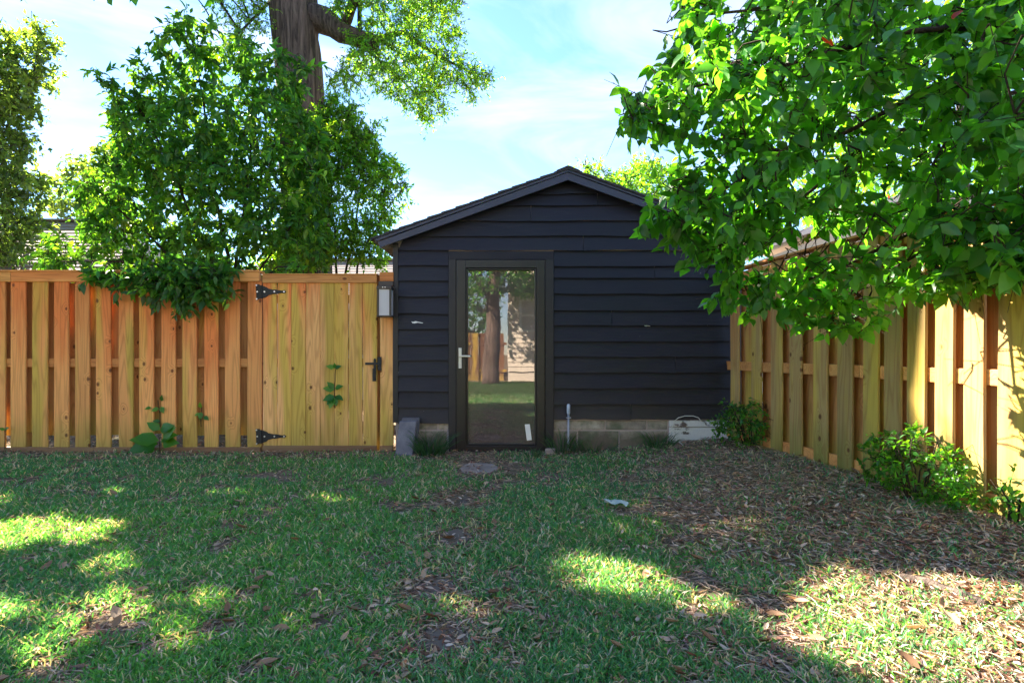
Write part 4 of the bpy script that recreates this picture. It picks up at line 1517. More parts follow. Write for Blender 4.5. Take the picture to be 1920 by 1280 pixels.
# --- the oak
OY = 9.0
oak = thing('oak_tree', (XX(560, OY), OY, 0), 'tall old oak with a thick grey trunk and a spreading limb behind the gate', 'tree')
sk = []
ridged_trunk(oak, [W(588, 860, OY), W(578, 500, OY), W(566, 240, OY), W(548, 20, OY), W(540, -120, OY), W(520, -420, OY), W(500, -700, OY)], 0.33, 0.42)
P = densify([W(580, 30, OY), W(610, 40, OY), W(640, 62, OY - .1), W(672, 72, OY - .2), W(706, 80, OY - .3)], 0.15, 0.01)
obj('limb', MB().tube([tuple(q) for q in P], [0.21 - 0.11 * i / (len(P) - 1) + 0.03 * (vnoise(i * 1.0, 3.0, 0.9) - 0.5) for i in range(len(P))], 14), M['bark'], oak, smooth=True)
limb(oak, [W(676, 70, OY - .2), W(674, 10, OY - .2), W(676, -60, OY)], 0.035, 0.03, 'bark', out=sk)
limb(oak, [W(700, 80, OY - .3), W(760, 60, OY - .3), W(830, 110, OY - .3), W(890, 140, OY - .2)], 0.05, 0.012, out=sk)
limb(oak, [W(660, 65, OY - .1), W(740, 140, OY), W(800, 200, OY)], 0.03, 0.01, out=sk)
limb(oak, [W(640, 60, OY), W(690, -60, OY - .5), W(760, -120, OY - .8)], 0.09, 0.03, 'bark', out=sk)
limb(oak, [W(520, -10, OY), W(490, 20, OY - .3), W(450, 60, OY - .5), W(420, 80, OY - .6)], 0.03, 0.01, out=sk)
polyO = [(590, -60), (600, 20), (640, 10), (700, 30), (660, 110), (610, 125), (600, 150), (660, 165), (720, 190), (750, 220), (790, 225), (830, 215), (850, 170), (900, 165), (920, 140), (880, 110), (850, 60), (870, -60)]
polyO2 = [(380, -60), (400, 30), (450, 60), (500, 60), (500, -60)]
pts = np.concatenate([poly_points(polyO, 1700, OY - 0.3, 0.9, 60, ragged=22, clump=0.8, cs=2.4), poly_points(polyO2, 200, OY - .5, 0.6, 40)])
pts = pts[sun_gap(pts, 0.9)]
n0 = len(pts)
# the crown above the picture
big = np.concatenate([canopy[~is_left], ellipsoid_points((-3.6, 9.8, 11.2), (4.0, 2.4, 1.4), 200)])
q = proj(big)
big = big[(q[:, 1] < -40) | (q[:, 0] < -60)]
big = big[sun_gap(big, 1.1)]
for e in ((-8.0, 7.2, 7.8), (-5.5, 6.8, 8.2), (-3.0, 6.8, 8.0), (-0.8, 7.0, 8.6), (-4.0, 10.5, 11.2), (-6.5, 7.6, 7.2)):
    limb(oak, [W(520, -420, OY), tuple((np.array(W(520, -420, OY)) + np.array(e)) / 2 + np.array([0, 0, .4])), e], 0.12, 0.03, 'bark', out=sk, step=0.4)
foliage(oak, pts, sk, 0.34, 15, 0.062, GREEN_Y, droop=0.35, T=T4, F=F4, wid=1.1)
foliage(oak, big, sk, 0.42, 20, leafset=lambda b: sun_gap(b, 0.85, FAR[:10]) | ~sun_gap(b, 1.0, PROT), leaf_len=0.115, cols=GREEN_L, droop=0.2, T=T4, F=F4, wid=1.7, branch_r=0.01)

# --- fresh green growth beside the trunk
sb = thing('leafy_sapling', W(660, 845, 8.2)[:2] + (0,), 'bright green feathery sapling crowding the oak trunk behind the gate', 'tree')
sk = []
b0 = np.array(W(640, 845, 8.2))
b0[2] = -0.1
for ends in ([(630, 500, 8.2), (620, 330, 8.2), (610, 200, 8.2)], [(650, 500, 8.2), (680, 350, 8.2), (660, 220, 8.2)], [(670, 500, 8.1), (720, 400, 8.1), (760, 350, 8.1)], [(600, 540, 8.2), (560, 400, 8.3), (560, 300, 8.4)]):
    limb(sb, [tuple(b0)] + [W(*e) for e in ends], 0.03, 0.006, out=sk)
polyS = [(575, 190), (600, 160), (640, 180), (680, 195), (700, 230), (700, 275), (745, 300), (765, 345), (745, 380), (755, 420), (730, 470), (690, 500), (650, 485), (620, 500), (560, 505), (520, 480), (540, 400), (560, 280)]
pts = np.concatenate([poly_points(polyS, 1300, 8.1, 0.6, 90, ragged=26, clump=0.7, cs=2.6), poly_points([(525, 150), (560, 190), (600, 240), (620, 330), (610, 505), (520, 505), (530, 300)], 330, 7.9, 0.4, 60, ragged=20)])
pts = pts[sun_gap(pts, 0.8)]
pts = np.concatenate([pts, tips_of(sb, 8, 0.08)])
foliage(sb, pts, sk, 0.32, 15, 0.082, GREEN_Y, droop=0.45, T=T4, F=F4, wid=1.0)


# --- distant trees
def simple_tree(name, base, label, poly, Yc, half, n, leaf, cols, trunk_px, top, nleaf=16, twig=0.6, soft=80, gap=1.0, wid=1.3):
    t = thing(name, (base[0], base[1], 0), label, 'tree')
    s = []
    limb(t, [(base[0], base[1], -0.1), (base[0] + .1, base[1], top * 0.5), (base[0], base[1], top)], 0.03 * top + 0.03, 0.03, 'bark', 'trunk', 8, 0.5, 0.03, out=s)
    p = poly_points(poly, n, Yc, half, soft, ragged=22, clump=0.7, cs=1.6) if poly is not None else Yc
    p = p[sun_gap(p, gap)]
    for k in range(5):
        pool = p if poly is not None else p[proj(p)[:, 0] < -330]
        e = pool[rng.integers(len(pool))]
        a = np.array([base[0], base[1], top * (0.45 + 0.1 * k)])
        limb(t, [tuple(a), tuple((a + e) / 2 + np.array([0, 0, .1])), tuple(e)], 0.03, 0.01, out=s, step=0.4)
    foliage(t, p, s, twig, nleaf, leaf, cols, droop=0.25, T=T4, F=F4, wid=wid, branch_r=0.007,
            leafset=(lambda b: sun_gap(b, 0.85, FAR[:10]) | ~sun_gap(b, 1.0, PROT)) if poly is None else None)
    return t


polyE = [(-160, 60), (-60, 30), (20, 45), (60, 40), (100, 75), (80, 110), (70, 160), (45, 200), (30, 240), (40, 300), (60, 330), (85, 380), (75, 440), (50, 470), (0, 480), (-160, 480)]
simple_tree('leafy_tree', W(-60, 700, 13), 'tall blue green tree cut by the left edge of the view, beyond the house roof', polyE, 13.0, 1.8, 1500, 0.16, GREEN_B, None, 6.5, twig=0.7)
polyF = [(70, 330), (120, 300), (170, 290), (215, 285), (240, 320), (240, 420), (170, 430), (100, 420), (80, 380)]
simple_tree('hazy_tree', W(160, 600, 26), 'pale distant tree between the left edge tree and the bushy tree', polyF, 26.0, 2.0, 300, 0.3, GREEN_B, None, 7.0, twig=1.2)
polyB = [(1095, 315), (1110, 305), (1135, 320), (1150, 310), (1185, 300), (1215, 288), (1250, 292), (1285, 310), (1310, 340), (1330, 420), (1200, 420), (1120, 340)]
simple_tree('yellow_green_tree', W(1230, 600, 13), 'sunlit yellow green tree rising behind the right slope of the shed roof', polyB, 13.0, 1.0, 420, 0.11, GREEN_Y, None, 4.6, twig=0.5, soft=50)
polyG = [(1380, 60), (1500, -60), (2200, -60), (2200, 520), (1750, 520), (1500, 470), (1420, 380), (1380, 200)]
simple_tree('garden_tree', W(1800, 600, 9.0), 'big sunlit tree standing beyond the right fence behind the heart leaved tree', polyG, 9.0, 1.3, 700, 0.13, GREEN_Y, None, 5.5, twig=0.6)
# the tree just outside the picture, whose shade falls on the lawn
eA = canopy[is_left]
simple_tree('shade_tree', (-9.4, 7.0), 'broad tree beyond the left fence outside the picture', None, eA, 0, 0, 0.12, GREEN_L, None, 5.5, nleaf=20, twig=0.42, gap=1.0, wid=1.7)

# ------------------------------------------------------------------ low plants
def shrub(label, cx, cy, rx, ry, h, n, leaf, cols, name='shrub', beyond=False):
    z = float(gz(cx, cy))
    t = thing(name, (cx, cy, z), label, 'shrub')
    s = []
    for k in range(9):
        a = rng.uniform(0, 2 * math.pi)
        q = rng.uniform(0.3, 0.9)
        e = (cx + rx * q * math.cos(a), cy + ry * q * math.sin(a), z + h * rng.uniform(0.5, 0.95))
        limb(t, [(cx + 0.04 * math.cos(a), cy + 0.04 * math.sin(a), z - 0.03), ((cx + e[0]) / 2, (cy + e[1]) / 2, z + h * 0.45), e], 0.006, 0.003, out=s, step=0.1, jit=0.006, sides=5, name='stem')
    p = ellipsoid_points((cx, cy, z + h * 0.45), (rx, ry, h * 0.55), n, shell=0.35)
    p = p[p[:, 2] > z + 0.03]

    def ls(b):
        return ((b[:, 0] > fence_X(b[:, 1]) + 0.1) if beyond else (b[:, 0] < fence_X(b[:, 1]) - 0.045)) & (b[:, 2] > z)
    foliage(t, p, s, 0.13, 9, leaf, cols, droop=0.1, leafset=ls, branch_r=0.002, singles=0 if beyond else 60, single_mat='leaf_single', connect=0.5, wid=1.0, upw=1.6)
    return t


shrub('bright green shrub growing at the foot of the right fence, partly sunlit', 2.44, 3.42, 0.25, 0.42, 0.44, 240, 0.044, GREEN_L)
shrub('dark low shrub in the corner where the shed meets the right fence', 2.26, 5.42, 0.36, 0.28, 0.44, 230, 0.046, GREEN_D)
shrub('sparse leafy weed in front of the last boards of the right fence', 2.60, 2.92, 0.08, 0.18, 0.24, 22, 0.05, GREEN_D)
shrub('dark evergreen bush beyond the far end of the right fence', 3.15, 6.9, 0.55, 0.9, 1.9, 380, 0.08, GREEN_D, beyond=True)
shrub('yellow green bush beyond the right fence seen through the gaps', 3.6, 4.2, 0.5, 0.5, 0.9, 90, 0.06, GREEN_Y, beyond=True)

# blades of taller weeds by the foundation
def blades(name, label, cx, cy, n, r, h, col, lean=0.5, w=0.007):
    z = float(gz(cx, cy))
    a = rng.uniform(0, 2 * math.pi, n)
    q = np.sqrt(rng.random(n)) * r
    b = np.stack([cx + q * np.cos(a), np.minimum(cy + q * np.sin(a), 5.93), np.full(n, z - 0.01)], 1)
    hh = h * rng.uniform(0.5, 1.1, n)
    d = np.stack([np.cos(a) * lean, np.sin(a) * lean * 0.5, np.ones(n)], 1) + rng.normal(size=(n, 3)) * 0.2
    d[:, 1] = np.minimum(d[:, 1], 0.1)
    V, F2 = blade_mesh(b, nrm(d), hh, np.full(n, w))
    c = np.array(col) * rng.uniform(0.7, 1.3, (n, 1))
    return obj_np(name, V, F2, np.repeat(c, 7, axis=0), M['grass'], None, label=label, cat='weed')


def blade_mesh(b, d, h, w):
    n = len(b)
    side = nrm(np.cross(d, rng.normal(size=(n, 3))))
    hor = d.copy()
    hor[:, 2] = 0
    hor = nrm(hor + rng.normal(size=(n, 3)) * 0.02 * np.array([1, 1, 0]))
    P1 = b + d * (h * 0.45)[:, None]
    P2 = P1 + nrm(d + hor * 0.35) * (h * 0.35)[:, None]
    P3 = P2 + nrm(d + hor * 0.9 + np.array([0, 0, -0.25])) * (h * 0.3)[:, None]
    s = side * w[:, None] * 0.5
    V = np.stack([b - s * .8, b + s * .8, P1 - s, P1 + s, P2 - s * .7, P2 + s * .7, P3], 1).reshape(-1, 3)
    f = np.array([[0, 1, 3], [0, 3, 2], [2, 3, 5], [2, 5, 4], [4, 5, 6]])
    F2 = (f[None] + (np.arange(n) * 7)[:, None, None]).reshape(-1, 3)
    return V, F2


blades('grass_tuft', 'clump of tall dark grass between the pavers and the door', XX(808, 5.75), 5.75, 130, 0.13, 0.30, (0.025, 0.08, 0.03), 0.35, 0.009)
blades('grass_tuft', 'tall grass around the foot of the thin metal stake', XX(1055, 5.85), 5.86, 60, 0.12, 0.30, (0.03, 0.09, 0.03), 0.5, 0.008)
blades('grass_tuft', 'sparse grass blades against the bare block wall right of the stake', XX(1110, 5.88), 5.88, 50, 0.22, 0.20, (0.03, 0.085, 0.03), 0.6, 0.007)
blades('grass_tuft', 'grass clump beside the peeling white sill board', XX(1235, 5.85), 5.86, 70, 0.14, 0.19, (0.025, 0.085, 0.025), 0.5, 0.008)
blades('grass_tuft', 'small green tuft at the right foot of the door', XX(1000, 5.6), 5.6, 50, 0.07, 0.13, (0.04, 0.11, 0.04), 0.4, 0.006)


def vine(name, label, pts, Y, leaves, size, cat='vine', col=None):
    """leafy shoot; pts stem in px, leaves (px, py, angle)"""
    w = [W(p[0], p[1], Y) for p in pts]
    t = thing(name, w[0], label, cat)
    obj('stem', MB().tube([tuple(q) for q in densify(w, 0.05, 0.004)], 0.004, 5), M['twig'], t)
    me = mesh_np('leaf', T8 * np.array([1.25, 1, 1]), F8)
    me.materials.append(M['leaf_single'])
    po = np.array(w[0])
    for (px, py, an, sc) in leaves:
        b = np.array(W(px, py, Y - 0.012)) - po
        a = np.array([math.cos(an), -0.35, math.sin(an)])
        a = a / np.linalg.norm(a)
        n = np.array([0.2, -0.9, 0.4]) + rng.normal(size=3) * 0.15
        n = n - (n @ a) * a
        n = n / np.linalg.norm(n)
        s_ = np.cross(a, n)
        k = size * sc
        o = bpy.data.objects.new('leaf', me)
        o.matrix_world = Matrix(((s_[0] * k, a[0] * k, n[0] * k, b[0]), (s_[1] * k, a[1] * k, n[1] * k, b[1]), (s_[2] * k, a[2] * k, n[2] * k, b[2]), (0, 0, 0, 1)))
        o.parent = t
        COL.objects.link(o)
    return t


D = math.radians
vine('creeper', 'small five leaved creeper climbing through the middle gate boards', [(628, 765), (627, 735), (629, 692)], 5.965,
     [(627, 690, D(160), .9), (628, 690, D(20), .8), (628, 690, D(90), .6), (627, 730, D(170), 1.2), (628, 728, D(20), 1.0), (626, 728, D(130), 1.0), (627, 742, D(200), 1.3), (628, 742, D(-20), 1.1), (626, 745, D(250), 1.3), (627, 745, D(-70), 1.0), (626, 744, D(225), 1.1)], 0.098)
vine('creeper', 'thin creeper with three small leaves in the fence gap above the broad weed', [(300, 800), (300, 775), (296, 750)], 5.97,
     [(298, 765, D(200), .9), (283, 764, D(190), .7), (303, 752, D(80), .8), (302, 762, D(-60), .9), (300, 790, D(170), .8)], 0.09)
vine('creeper', 'creeper leaves poking out between boards right of the broad weed', [(377, 800), (376, 780), (378, 762)], 5.97,
     [(376, 765, D(90), .8), (375, 775, D(200), .7), (382, 780, D(-30), .9), (377, 772, D(-90), 1.0)], 0.085)
vine('broad_weed', 'broad leaved dark weed sprawling at the foot of the left fence', [(300, 850), (299, 835), (298, 815)], 5.93,
     [(298, 826, D(170), 2.2), (296, 830, D(195), 2.4), (292, 832, D(215), 1.8), (302, 826, D(25), 1.8), (306, 824, D(45), 1.7), (300, 806, D(20), 1.5), (300, 806, D(140), 1.2), (305, 830, D(5), 1.6), (290, 828, D(155), 1.5), (312, 826, D(60), 1.4)], 0.125, 'weed')
vine('weed_sprout', 'single bright leaf sprout at the far left foot of the fence', [(9, 845), (9, 825), (9, 806)], 5.96, [(9, 806, D(30), .8), (9, 806, D(150), .7)], 0.08, 'weed')

# ------------------------------------------------------------------ lawn, thatch and fallen leaves
def sample_yard(n, p=1.3, ymin=1.35, ymax=5.97):
    u = rng.random(n)
    a = 1 - p
    Y = (ymin ** a + u * (ymax ** a - ymin ** a)) ** (1 / a)
    X = rng.uniform(-1, 1, n) * (Y * 0.93 + 0.5)
    k = X < fence_X(Y) - 0.07
    return X[k], Y[k]


def litter_zone(X, Y):
    """0 lawn, 1 bare ground under leaves"""
    px = 960 + F_PX * X / Y
    r_ = sstep(0.35, 1.55, X + 0.5 * (vnoise(X, Y, 1.6) - 0.5)) * 0.88
    edge = sstep(5.45, 5.85, Y + 0.3 * (vnoise(X, Y, 2.2) - 0.5)) * 0.75
    door_ = np.exp(-((X + 0.35) / 0.45) ** 2) * sstep(4.7, 5.5, Y)
    patch = sstep(0.60, 0.78, vnoise(X + 7, Y + 3, 1.1)) * 0.12
    st = np.zeros(len(X))
    for cx, cy, rx, ry in STONES:
        st = np.maximum(st, 1.0 * np.exp(-(((X - cx) / (rx * 1.75)) ** 2 + ((Y - cy) / (ry * 1.8)) ** 2) * 0.7))
    return np.clip(np.maximum.reduce([r_, edge, door_, patch, st]), 0, 1)


def off_stones(X, Y, g=1.0):
    ok = np.ones(len(X), bool)
    for cx, cy, rx, ry in STONES:
        ok &= ((X - cx) / (rx * g)) ** 2 + ((Y - cy) / (ry * g)) ** 2 > 1
    return ok


X, Y = sample_yard(360000, 1.3)
z_ = litter_zone(X, Y)
clump = vnoise(X, Y, 7.0) * 0.6 + vnoise(X + 20.3, Y + 11.7, 2.4) * 0.4
dens = (1 - 0.93 * z_) * sstep(0.30, 0.62, clump + 0.10)
k = (rng.random(len(X)) < dens * 0.95) & off_stones(X, Y, 0.95)
X, Y, clump, z_ = X[k], Y[k], clump[k], z_[k]
n = len(X)
b = np.stack([X, Y, gz(X, Y) - 0.004], 1)
a = rng.uniform(0, 2 * math.pi, n)
tilt = np.abs(rng.normal(0, 0.75, n))
d = nrm(np.stack([np.cos(a) * tilt, np.sin(a) * tilt, np.ones(n)], 1))
h = rng.uniform(0.020, 0.058, n) * (0.65 + 0.6 * clump)
w = rng.uniform(0.0042, 0.0078, n) * (0.8 + 0.12 * Y)
V, F2 = blade_mesh(b, d, h, w)
mixn = np.clip(vnoise(X, Y, 0.9) * 0.7 + rng.random(n) * 0.6 - 0.25, 0, 1)[:, None]
c = np.array([0.058, 0.225, 0.118]) * (1 - mixn) + np.array([0.10, 0.31, 0.055]) * mixn
c = c * rng.uniform(0.7, 1.3, (n, 1))
dry = rng.random(n) < 0.17 + 0.2 * z_
c[dry] = np.array([0.52, 0.48, 0.40]) * rng.uniform(0.6, 1.25, (dry.sum(), 1))
NG = n
obj_np('grass', V, F2, np.repeat(c, 7, axis=0), M['grass'], kind='stuff')

# rough grass of the yard behind the viewer
nb = 90000
X = rng.uniform(-5.5, 4.5, nb)
Y = rng.uniform(-7.8, 1.4, nb)
X = np.concatenate([X, rng.uniform(-7.5, 3.4, 130000)])
Y = np.concatenate([Y, rng.uniform(0.2, 5.95, 130000)])
k = ((Y < 1.4) | (np.abs(X) > Y * 0.93 + 0.45)) & (X < fence_X(Y) - 0.07)
k &= rng.random(len(X)) > 0.9 * litter_zone(X, np.maximum(Y, 0.3))
X, Y = X[k], Y[k]
nb = len(X)
b = np.stack([X, Y, gz(X, Y) - 0.004], 1)
a = rng.uniform(0, 2 * math.pi, nb)
tilt = np.abs(rng.normal(0, 0.7, nb))
d = nrm(np.stack([np.cos(a) * tilt, np.sin(a) * tilt, np.ones(nb)], 1))
V, F2 = blade_mesh(b, d, rng.uniform(0.03, 0.07, nb), rng.uniform(0.010, 0.018, nb))
wf = sstep(-2.5, 0.2, Y)[:, None]
c = (np.array([0.040, 0.11, 0.035]) * (1 - wf) + np.array([0.085, 0.27, 0.09]) * wf) * rng.uniform(0.6, 1.4, (nb, 1))  # green darkened behind the viewer so the mirrored lawn reads as shaded
dry = rng.random(nb) < 0.18 * wf[:, 0]
c[dry] = np.array([0.52, 0.48, 0.40]) * rng.uniform(0.6, 1.2, (dry.sum(), 1))
obj_np('grass', V, F2, np.repeat(c, 7, axis=0), M['grass'], kind='stuff')

# dead thatch lying flat
X, Y = sample_yard(150000, 1.35)
k = (rng.random(len(X)) < 0.24 + 0.76 * litter_zone(X, Y)) & off_stones(X, Y, 0.8)
X, Y = X[k], Y[k]
n = len(X)
a = rng.uniform(0, 2 * math.pi, n)
ax = np.stack([np.cos(a), np.sin(a), rng.normal(0.05, 0.18, n)], 1)
base = np.stack([X, Y, gz(X, Y) + rng.uniform(0.001, 0.014, n)], 1)
V, F2, *_ = place(T4 * np.array([0.22, 1, 1]), F4, base, ax, np.array([0, 0, 1.0]) + rng.normal(size=(n, 3)) * 0.3, rng.uniform(0.03, 0.085, n))
c = np.array([0.60, 0.455, 0.36]) * rng.uniform(0.45, 1.35, (n, 1)) * (1 + rng.normal(0, 0.06, (n, 3)))
obj_np('thatch', V, F2, np.repeat(np.clip(c, 0, 1), 4, axis=0), M['dry'], kind='stuff')

# leaf litter
LEAFV = np.array([[0, 0, 0], [0, .33, -.05], [0, .68, -.03], [0, 1.0, .10], [-.19, .28, .06], [-.15, .64, .10], [.19, .28, .05], [.15, .64, .08]])
X, Y = sample_yard(60000, 1.2)
zz_ = litter_zone(X, Y)
right = sstep(0.9, 2.3, X)
pr = 0.05 + 0.12 * sstep(0.5, 0.8, vnoise(X + 3, Y, 1.9)) + 0.62 * zz_ * (0.35 + 0.65 * vnoise(X, Y + 5, 2.7)) + 0.3 * right * (Y < 3.6)
k = rng.random(len(X)) < pr
X, Y = X[k], Y[k]
X = np.concatenate([X, rng.uniform(-6.6, -1.2, 2600)])
Y = np.concatenate([Y, rng.uniform(6.02, 7.6, 2600)])
n = len(X)
a = rng.uniform(0, 2 * math.pi, n)
ax = np.stack([np.cos(a), np.sin(a), rng.normal(0.0, 0.22, n)], 1)
base = np.stack([X, Y, gz(X, Y) + rng.uniform(0.006, 0.024, n)], 1)
nm = np.array([0, 0, 1.0]) + rng.normal(size=(n, 3)) * 0.38
sz = rng.uniform(0.018, 0.050, n)
V, F2, *_ = place(LEAFV, F8, base, ax, nm, sz)
pal = np.array([(0.16, 0.07, 0.045), (0.42, 0.20, 0.125), (0.54, 0.33, 0.22), (0.66, 0.47, 0.36), (0.58, 0.45, 0.37), (0.24, 0.085, 0.06), (0.20, 0.11, 0.075)])
c = pal[rng.integers(0, len(pal), n)] * rng.uniform(0.7, 1.2, (n, 1))
obj_np('leaf_litter', V, F2, np.repeat(c, 8, axis=0), M['dry'], kind='stuff')
NL = n

# single fallen leaves that stand out on the lawn
me_l = mesh_np('fallen_leaf', LEAFV * np.array([1.25, 1, 1.3]), F8)
me_l.materials.append(M['dry_single'])
X, Y = sample_yard(900, 1.5, 1.7, 4.6)
for i in range(min(150, len(X))):
    o = bpy.data.objects.new('fallen_leaf', me_l)
    s_ = random.uniform(0.05, 0.085)
    o.location = (X[i], Y[i], float(gz(X[i], Y[i])) + 0.028)
    o.rotation_euler = (random.uniform(-.35, .35), random.uniform(-.4, .4), random.uniform(0, 6.28))
    o.scale = (s_, s_, s_)
    link(o, None, None, 'curled dry brown leaf lying loose on the lawn', 'fallen leaf', 'single fallen leaves on the lawn')

# pale scrap lying on the lawn
sc_ = W(1156, 955, 3.76)
zz0 = float(gz(sc_[0], sc_[1])) + 0.025
gxs, gys = np.meshgrid(np.linspace(-1, 1, 9), np.linspace(-1, 1, 7))
th_ = -0.6
px_ = sc_[0] + 0.085 * gxs * math.cos(th_) - 0.03 * gys * math.sin(th_) + 0.012 * (vnoise(gxs, gys, 2.1) - .5)
py_ = sc_[1] + 0.085 * gxs * math.sin(th_) + 0.035 * gys * math.cos(th_) * (1 - 0.6 * np.abs(gxs)) + 0.02 * (vnoise(gxs + 5, gys, 2.3) - .5)
pz_ = zz0 + 0.05 * vnoise(gxs + 9, gys, 2.6)
ig = np.arange(63).reshape(7, 9)
V_ = np.stack([px_.ravel(), py_.ravel(), pz_.ravel()], 1)
F_ = np.stack([ig[:-1, :-1].ravel(), ig[:-1, 1:].ravel(), ig[1:, 1:].ravel(), ig[1:, :-1].ravel()], 1)
obj_np('paper_scrap', V_, F_, None, M['scrap'], None, label='crumpled pale grey scrap lying in the grass in front of the shed', cat='litter scrap')
rb = [W(1690, 1098, 2.40), W(1740, 1112, 2.33), W(1800, 1135, 2.2), W(1850, 1165, 2.1)]
rb = [(q[0], q[1], float(gz(q[0], q[1])) + 0.012) for q in rb]
obj('tree_root', MB().tube([tuple(q) for q in densify(rb, 0.06, 0.006)], 0.022, 7), M['bark'], None, smooth=True, label='grey root breaking the soil near the lower right fence', cat='root')

# ------------------------------------------------------------------ neighbours beyond the fences
def far_house(label, x0, x1, y0, depth, eave, ridge, hip_r, wallm='cream'):
    h = thing('neighbour_house', ((x0 + x1) / 2, y0 + depth / 2, 0), label, 'house')
    obj('wall', MB().box(x0 + 0.4, x1 - 0.4, y0 + 0.4, y0 + depth - 0.4, 0, eave - 0.02), M[wallm], h)
    # front slope as stepped courses
    n = 22
    ym = y0 + depth / 2
    mb = MB()
    for k in range(n):
        t0, t1 = k / n, (k + 1) / n
        ya, yb_ = y0 + (ym - y0) * t0, y0 + (ym - y0) * t1 + 0.03
        za, zb_ = eave + (ridge - eave) * t0 + 0.02, eave + (ridge - eave) * t1 + 0.01
        xa, xb_ = x1 - hip_r * t0, x1 - hip_r * t1
        i = len(mb.v)
        mb.v += [(x0, ya, za), (xa, ya, za), (xb_, yb_, zb_), (x0, yb_, zb_), (x0, ya, za - 0.03), (xa, ya, za - 0.03)]
        mb.f += [(i, i + 1, i + 2, i + 3), (i + 4, i + 5, i + 1, i)]
    obj('roof', mb, M['far_roof'], h)
    mb = MB()
    mb.v = [(x1, y0, eave), (x1, y0 + depth, eave), (x1 - hip_r, ym, ridge), (x0, y0 + depth, eave), (x0, ym, ridge), (x0, y0, eave)]
    mb.f = [(0, 1, 2), (1, 3, 4, 2), (5, 4, 3)]
    obj('roof_side', mb, M['far_roof'], h)
    obj('fascia', MB().box(x0, x1, y0 - 0.02, y0 + 0.02, eave - 0.18, eave - 0.012), M['white_paint'], h)
    obj('ridge_cap', MB().box(x0, x1 - hip_r, ym - 0.12, ym + 0.12, ridge + 0.0, ridge + 0.05), M['far_roof'], h)
    wx = x0 + 0.35 * (x1 - x0)
    wn = obj('window', MB().box(wx, wx + 1.2, y0 + 0.36, y0 + 0.399, 0.9, 2.1), M['white_paint'], h)
    obj('pane', MB().box(wx + 0.08, wx + 1.12, y0 + 0.345, y0 + 0.359, 0.98, 2.02), M['pane'], wn)
    return h


far_house('low house with a sunlit grey shingle roof at the far left beyond the fence', -22.0, XX(330, 14), 12.5, 6.0, 2.2, 4.6, 2.6)
far_house('low outbuilding roof in pale grey shingle showing between sapling and shed', XX(430, 12.5), XX(1000, 12.5), 12.0, 4.2, 2.1, 3.3, 0.6)
# house to the right, pale roof catching the sun
h3 = thing('neighbour_house', (5.7, 10.2, 0), 'pale roofed house catching the sun beyond the right fence', 'house')
obj('wall', MB().box(3.4, 8.1, 8.1, 12.6, 0, 2.15), M['cream'], h3)
obj('roof', MB().prism([(2.95, 2.27), (5.7, 3.25), (8.5, 2.27), (8.5, 2.35), (5.7, 3.34), (2.95, 2.35)], 'y', 7.8, 13.0), M['pale_roof'], h3)
obj('gable', MB().prism([(3.4, 2.15), (8.1, 2.15), (8.1, 2.3), (5.7, 3.15), (3.4, 2.3)], 'y', 8.1, 8.2), M['cream'], h3)
# things seen through the gaps of the right fence
bn = thing('storage_bin', (3.75, 5.15, 0.12), 'blue plastic bin with a lid seen through gaps in the right fence', 'bin')
mb = MB()
mb.v = [(3.48, 4.95, 0.12), (4.02, 4.95, 0.12), (4.02, 5.45, 0.12), (3.48, 5.45, 0.12), (3.40, 4.88, 0.92), (4.10, 4.88, 0.92), (4.10, 5.52, 0.92), (3.40, 5.52, 0.92)]
mb.f = [(0, 3, 2, 1), (4, 5, 6, 7), (0, 1, 5, 4), (1, 2, 6, 5), (2, 3, 7, 6), (3, 0, 4, 7)]
obj('body', mb, M['blue_plastic'], bn, bevel=0.02)
obj('lid', MB().box(3.37, 4.13, 4.85, 5.55, 0.925, 0.97), M['blue_plastic'], bn, bevel=0.012)
tb = MB()
tb.v = [(3.45, 4.95, 0.972), (3.95, 4.95, 0.972), (3.95, 5.35, 0.972), (3.45, 5.35, 0.972), (3.42, 4.92, 1.2), (3.98, 4.92, 1.2), (3.98, 5.38, 1.2), (3.42, 5.38, 1.2)]
tb.f = [(0, 3, 2, 1), (4, 5, 6, 7), (0, 1, 5, 4), (1, 2, 6, 5), (2, 3, 7, 6), (3, 0, 4, 7)]
tt = thing('plastic_tub', (3.7, 5.15, 0.972), 'red plastic tub on the blue bin beyond the right fence', 'tub')
obj('body', tb, M['red_plastic'], tt, bevel=0.015)
obj('rim', MB().box(3.40, 4.0, 4.90, 5.40, 1.2, 1.225), M['red_plastic'], tt, bevel=0.01)

# ------------------------------------------------------------------ the yard behind the viewer, mirrored in the door glass, plus unseen pale walls for fill light
bf = thing('back_fence', (0, -9.0, 0), 'brown board fence at the far end of the yard, mirrored in the door glass', 'fence')
for k in range(29):
    add_board('picket', bf, 'wood_back', -9 + k * 0.305, -9.0 + (0.03 if k % 2 else -0.03), 0.0, 0.29, 1.74, variants=3)
obj('rail', MB().box(-9.2, -0.2, -9.02, -8.98, 1.3, 1.39).box(-9.2, -0.2, -9.02, -8.98, 0.3, 0.39), M['wood_back'], bf)
bh = thing('back_house', (5.0, -11, 0), 'tall pale house with white sash windows, partly mirrored in the door glass, enlarged for fill light', 'house')
HX0, HX1, HY, HZ = -0.15, 11.5, -8.0, 5.4  # house made tall, wide and pale so its sunlit wall brightens the shade
obj('wall', MB().box(HX0, HX1, HY - 6, HY - 0.02, 0, HZ), M['pale_wall'], bh)
nrow = 30
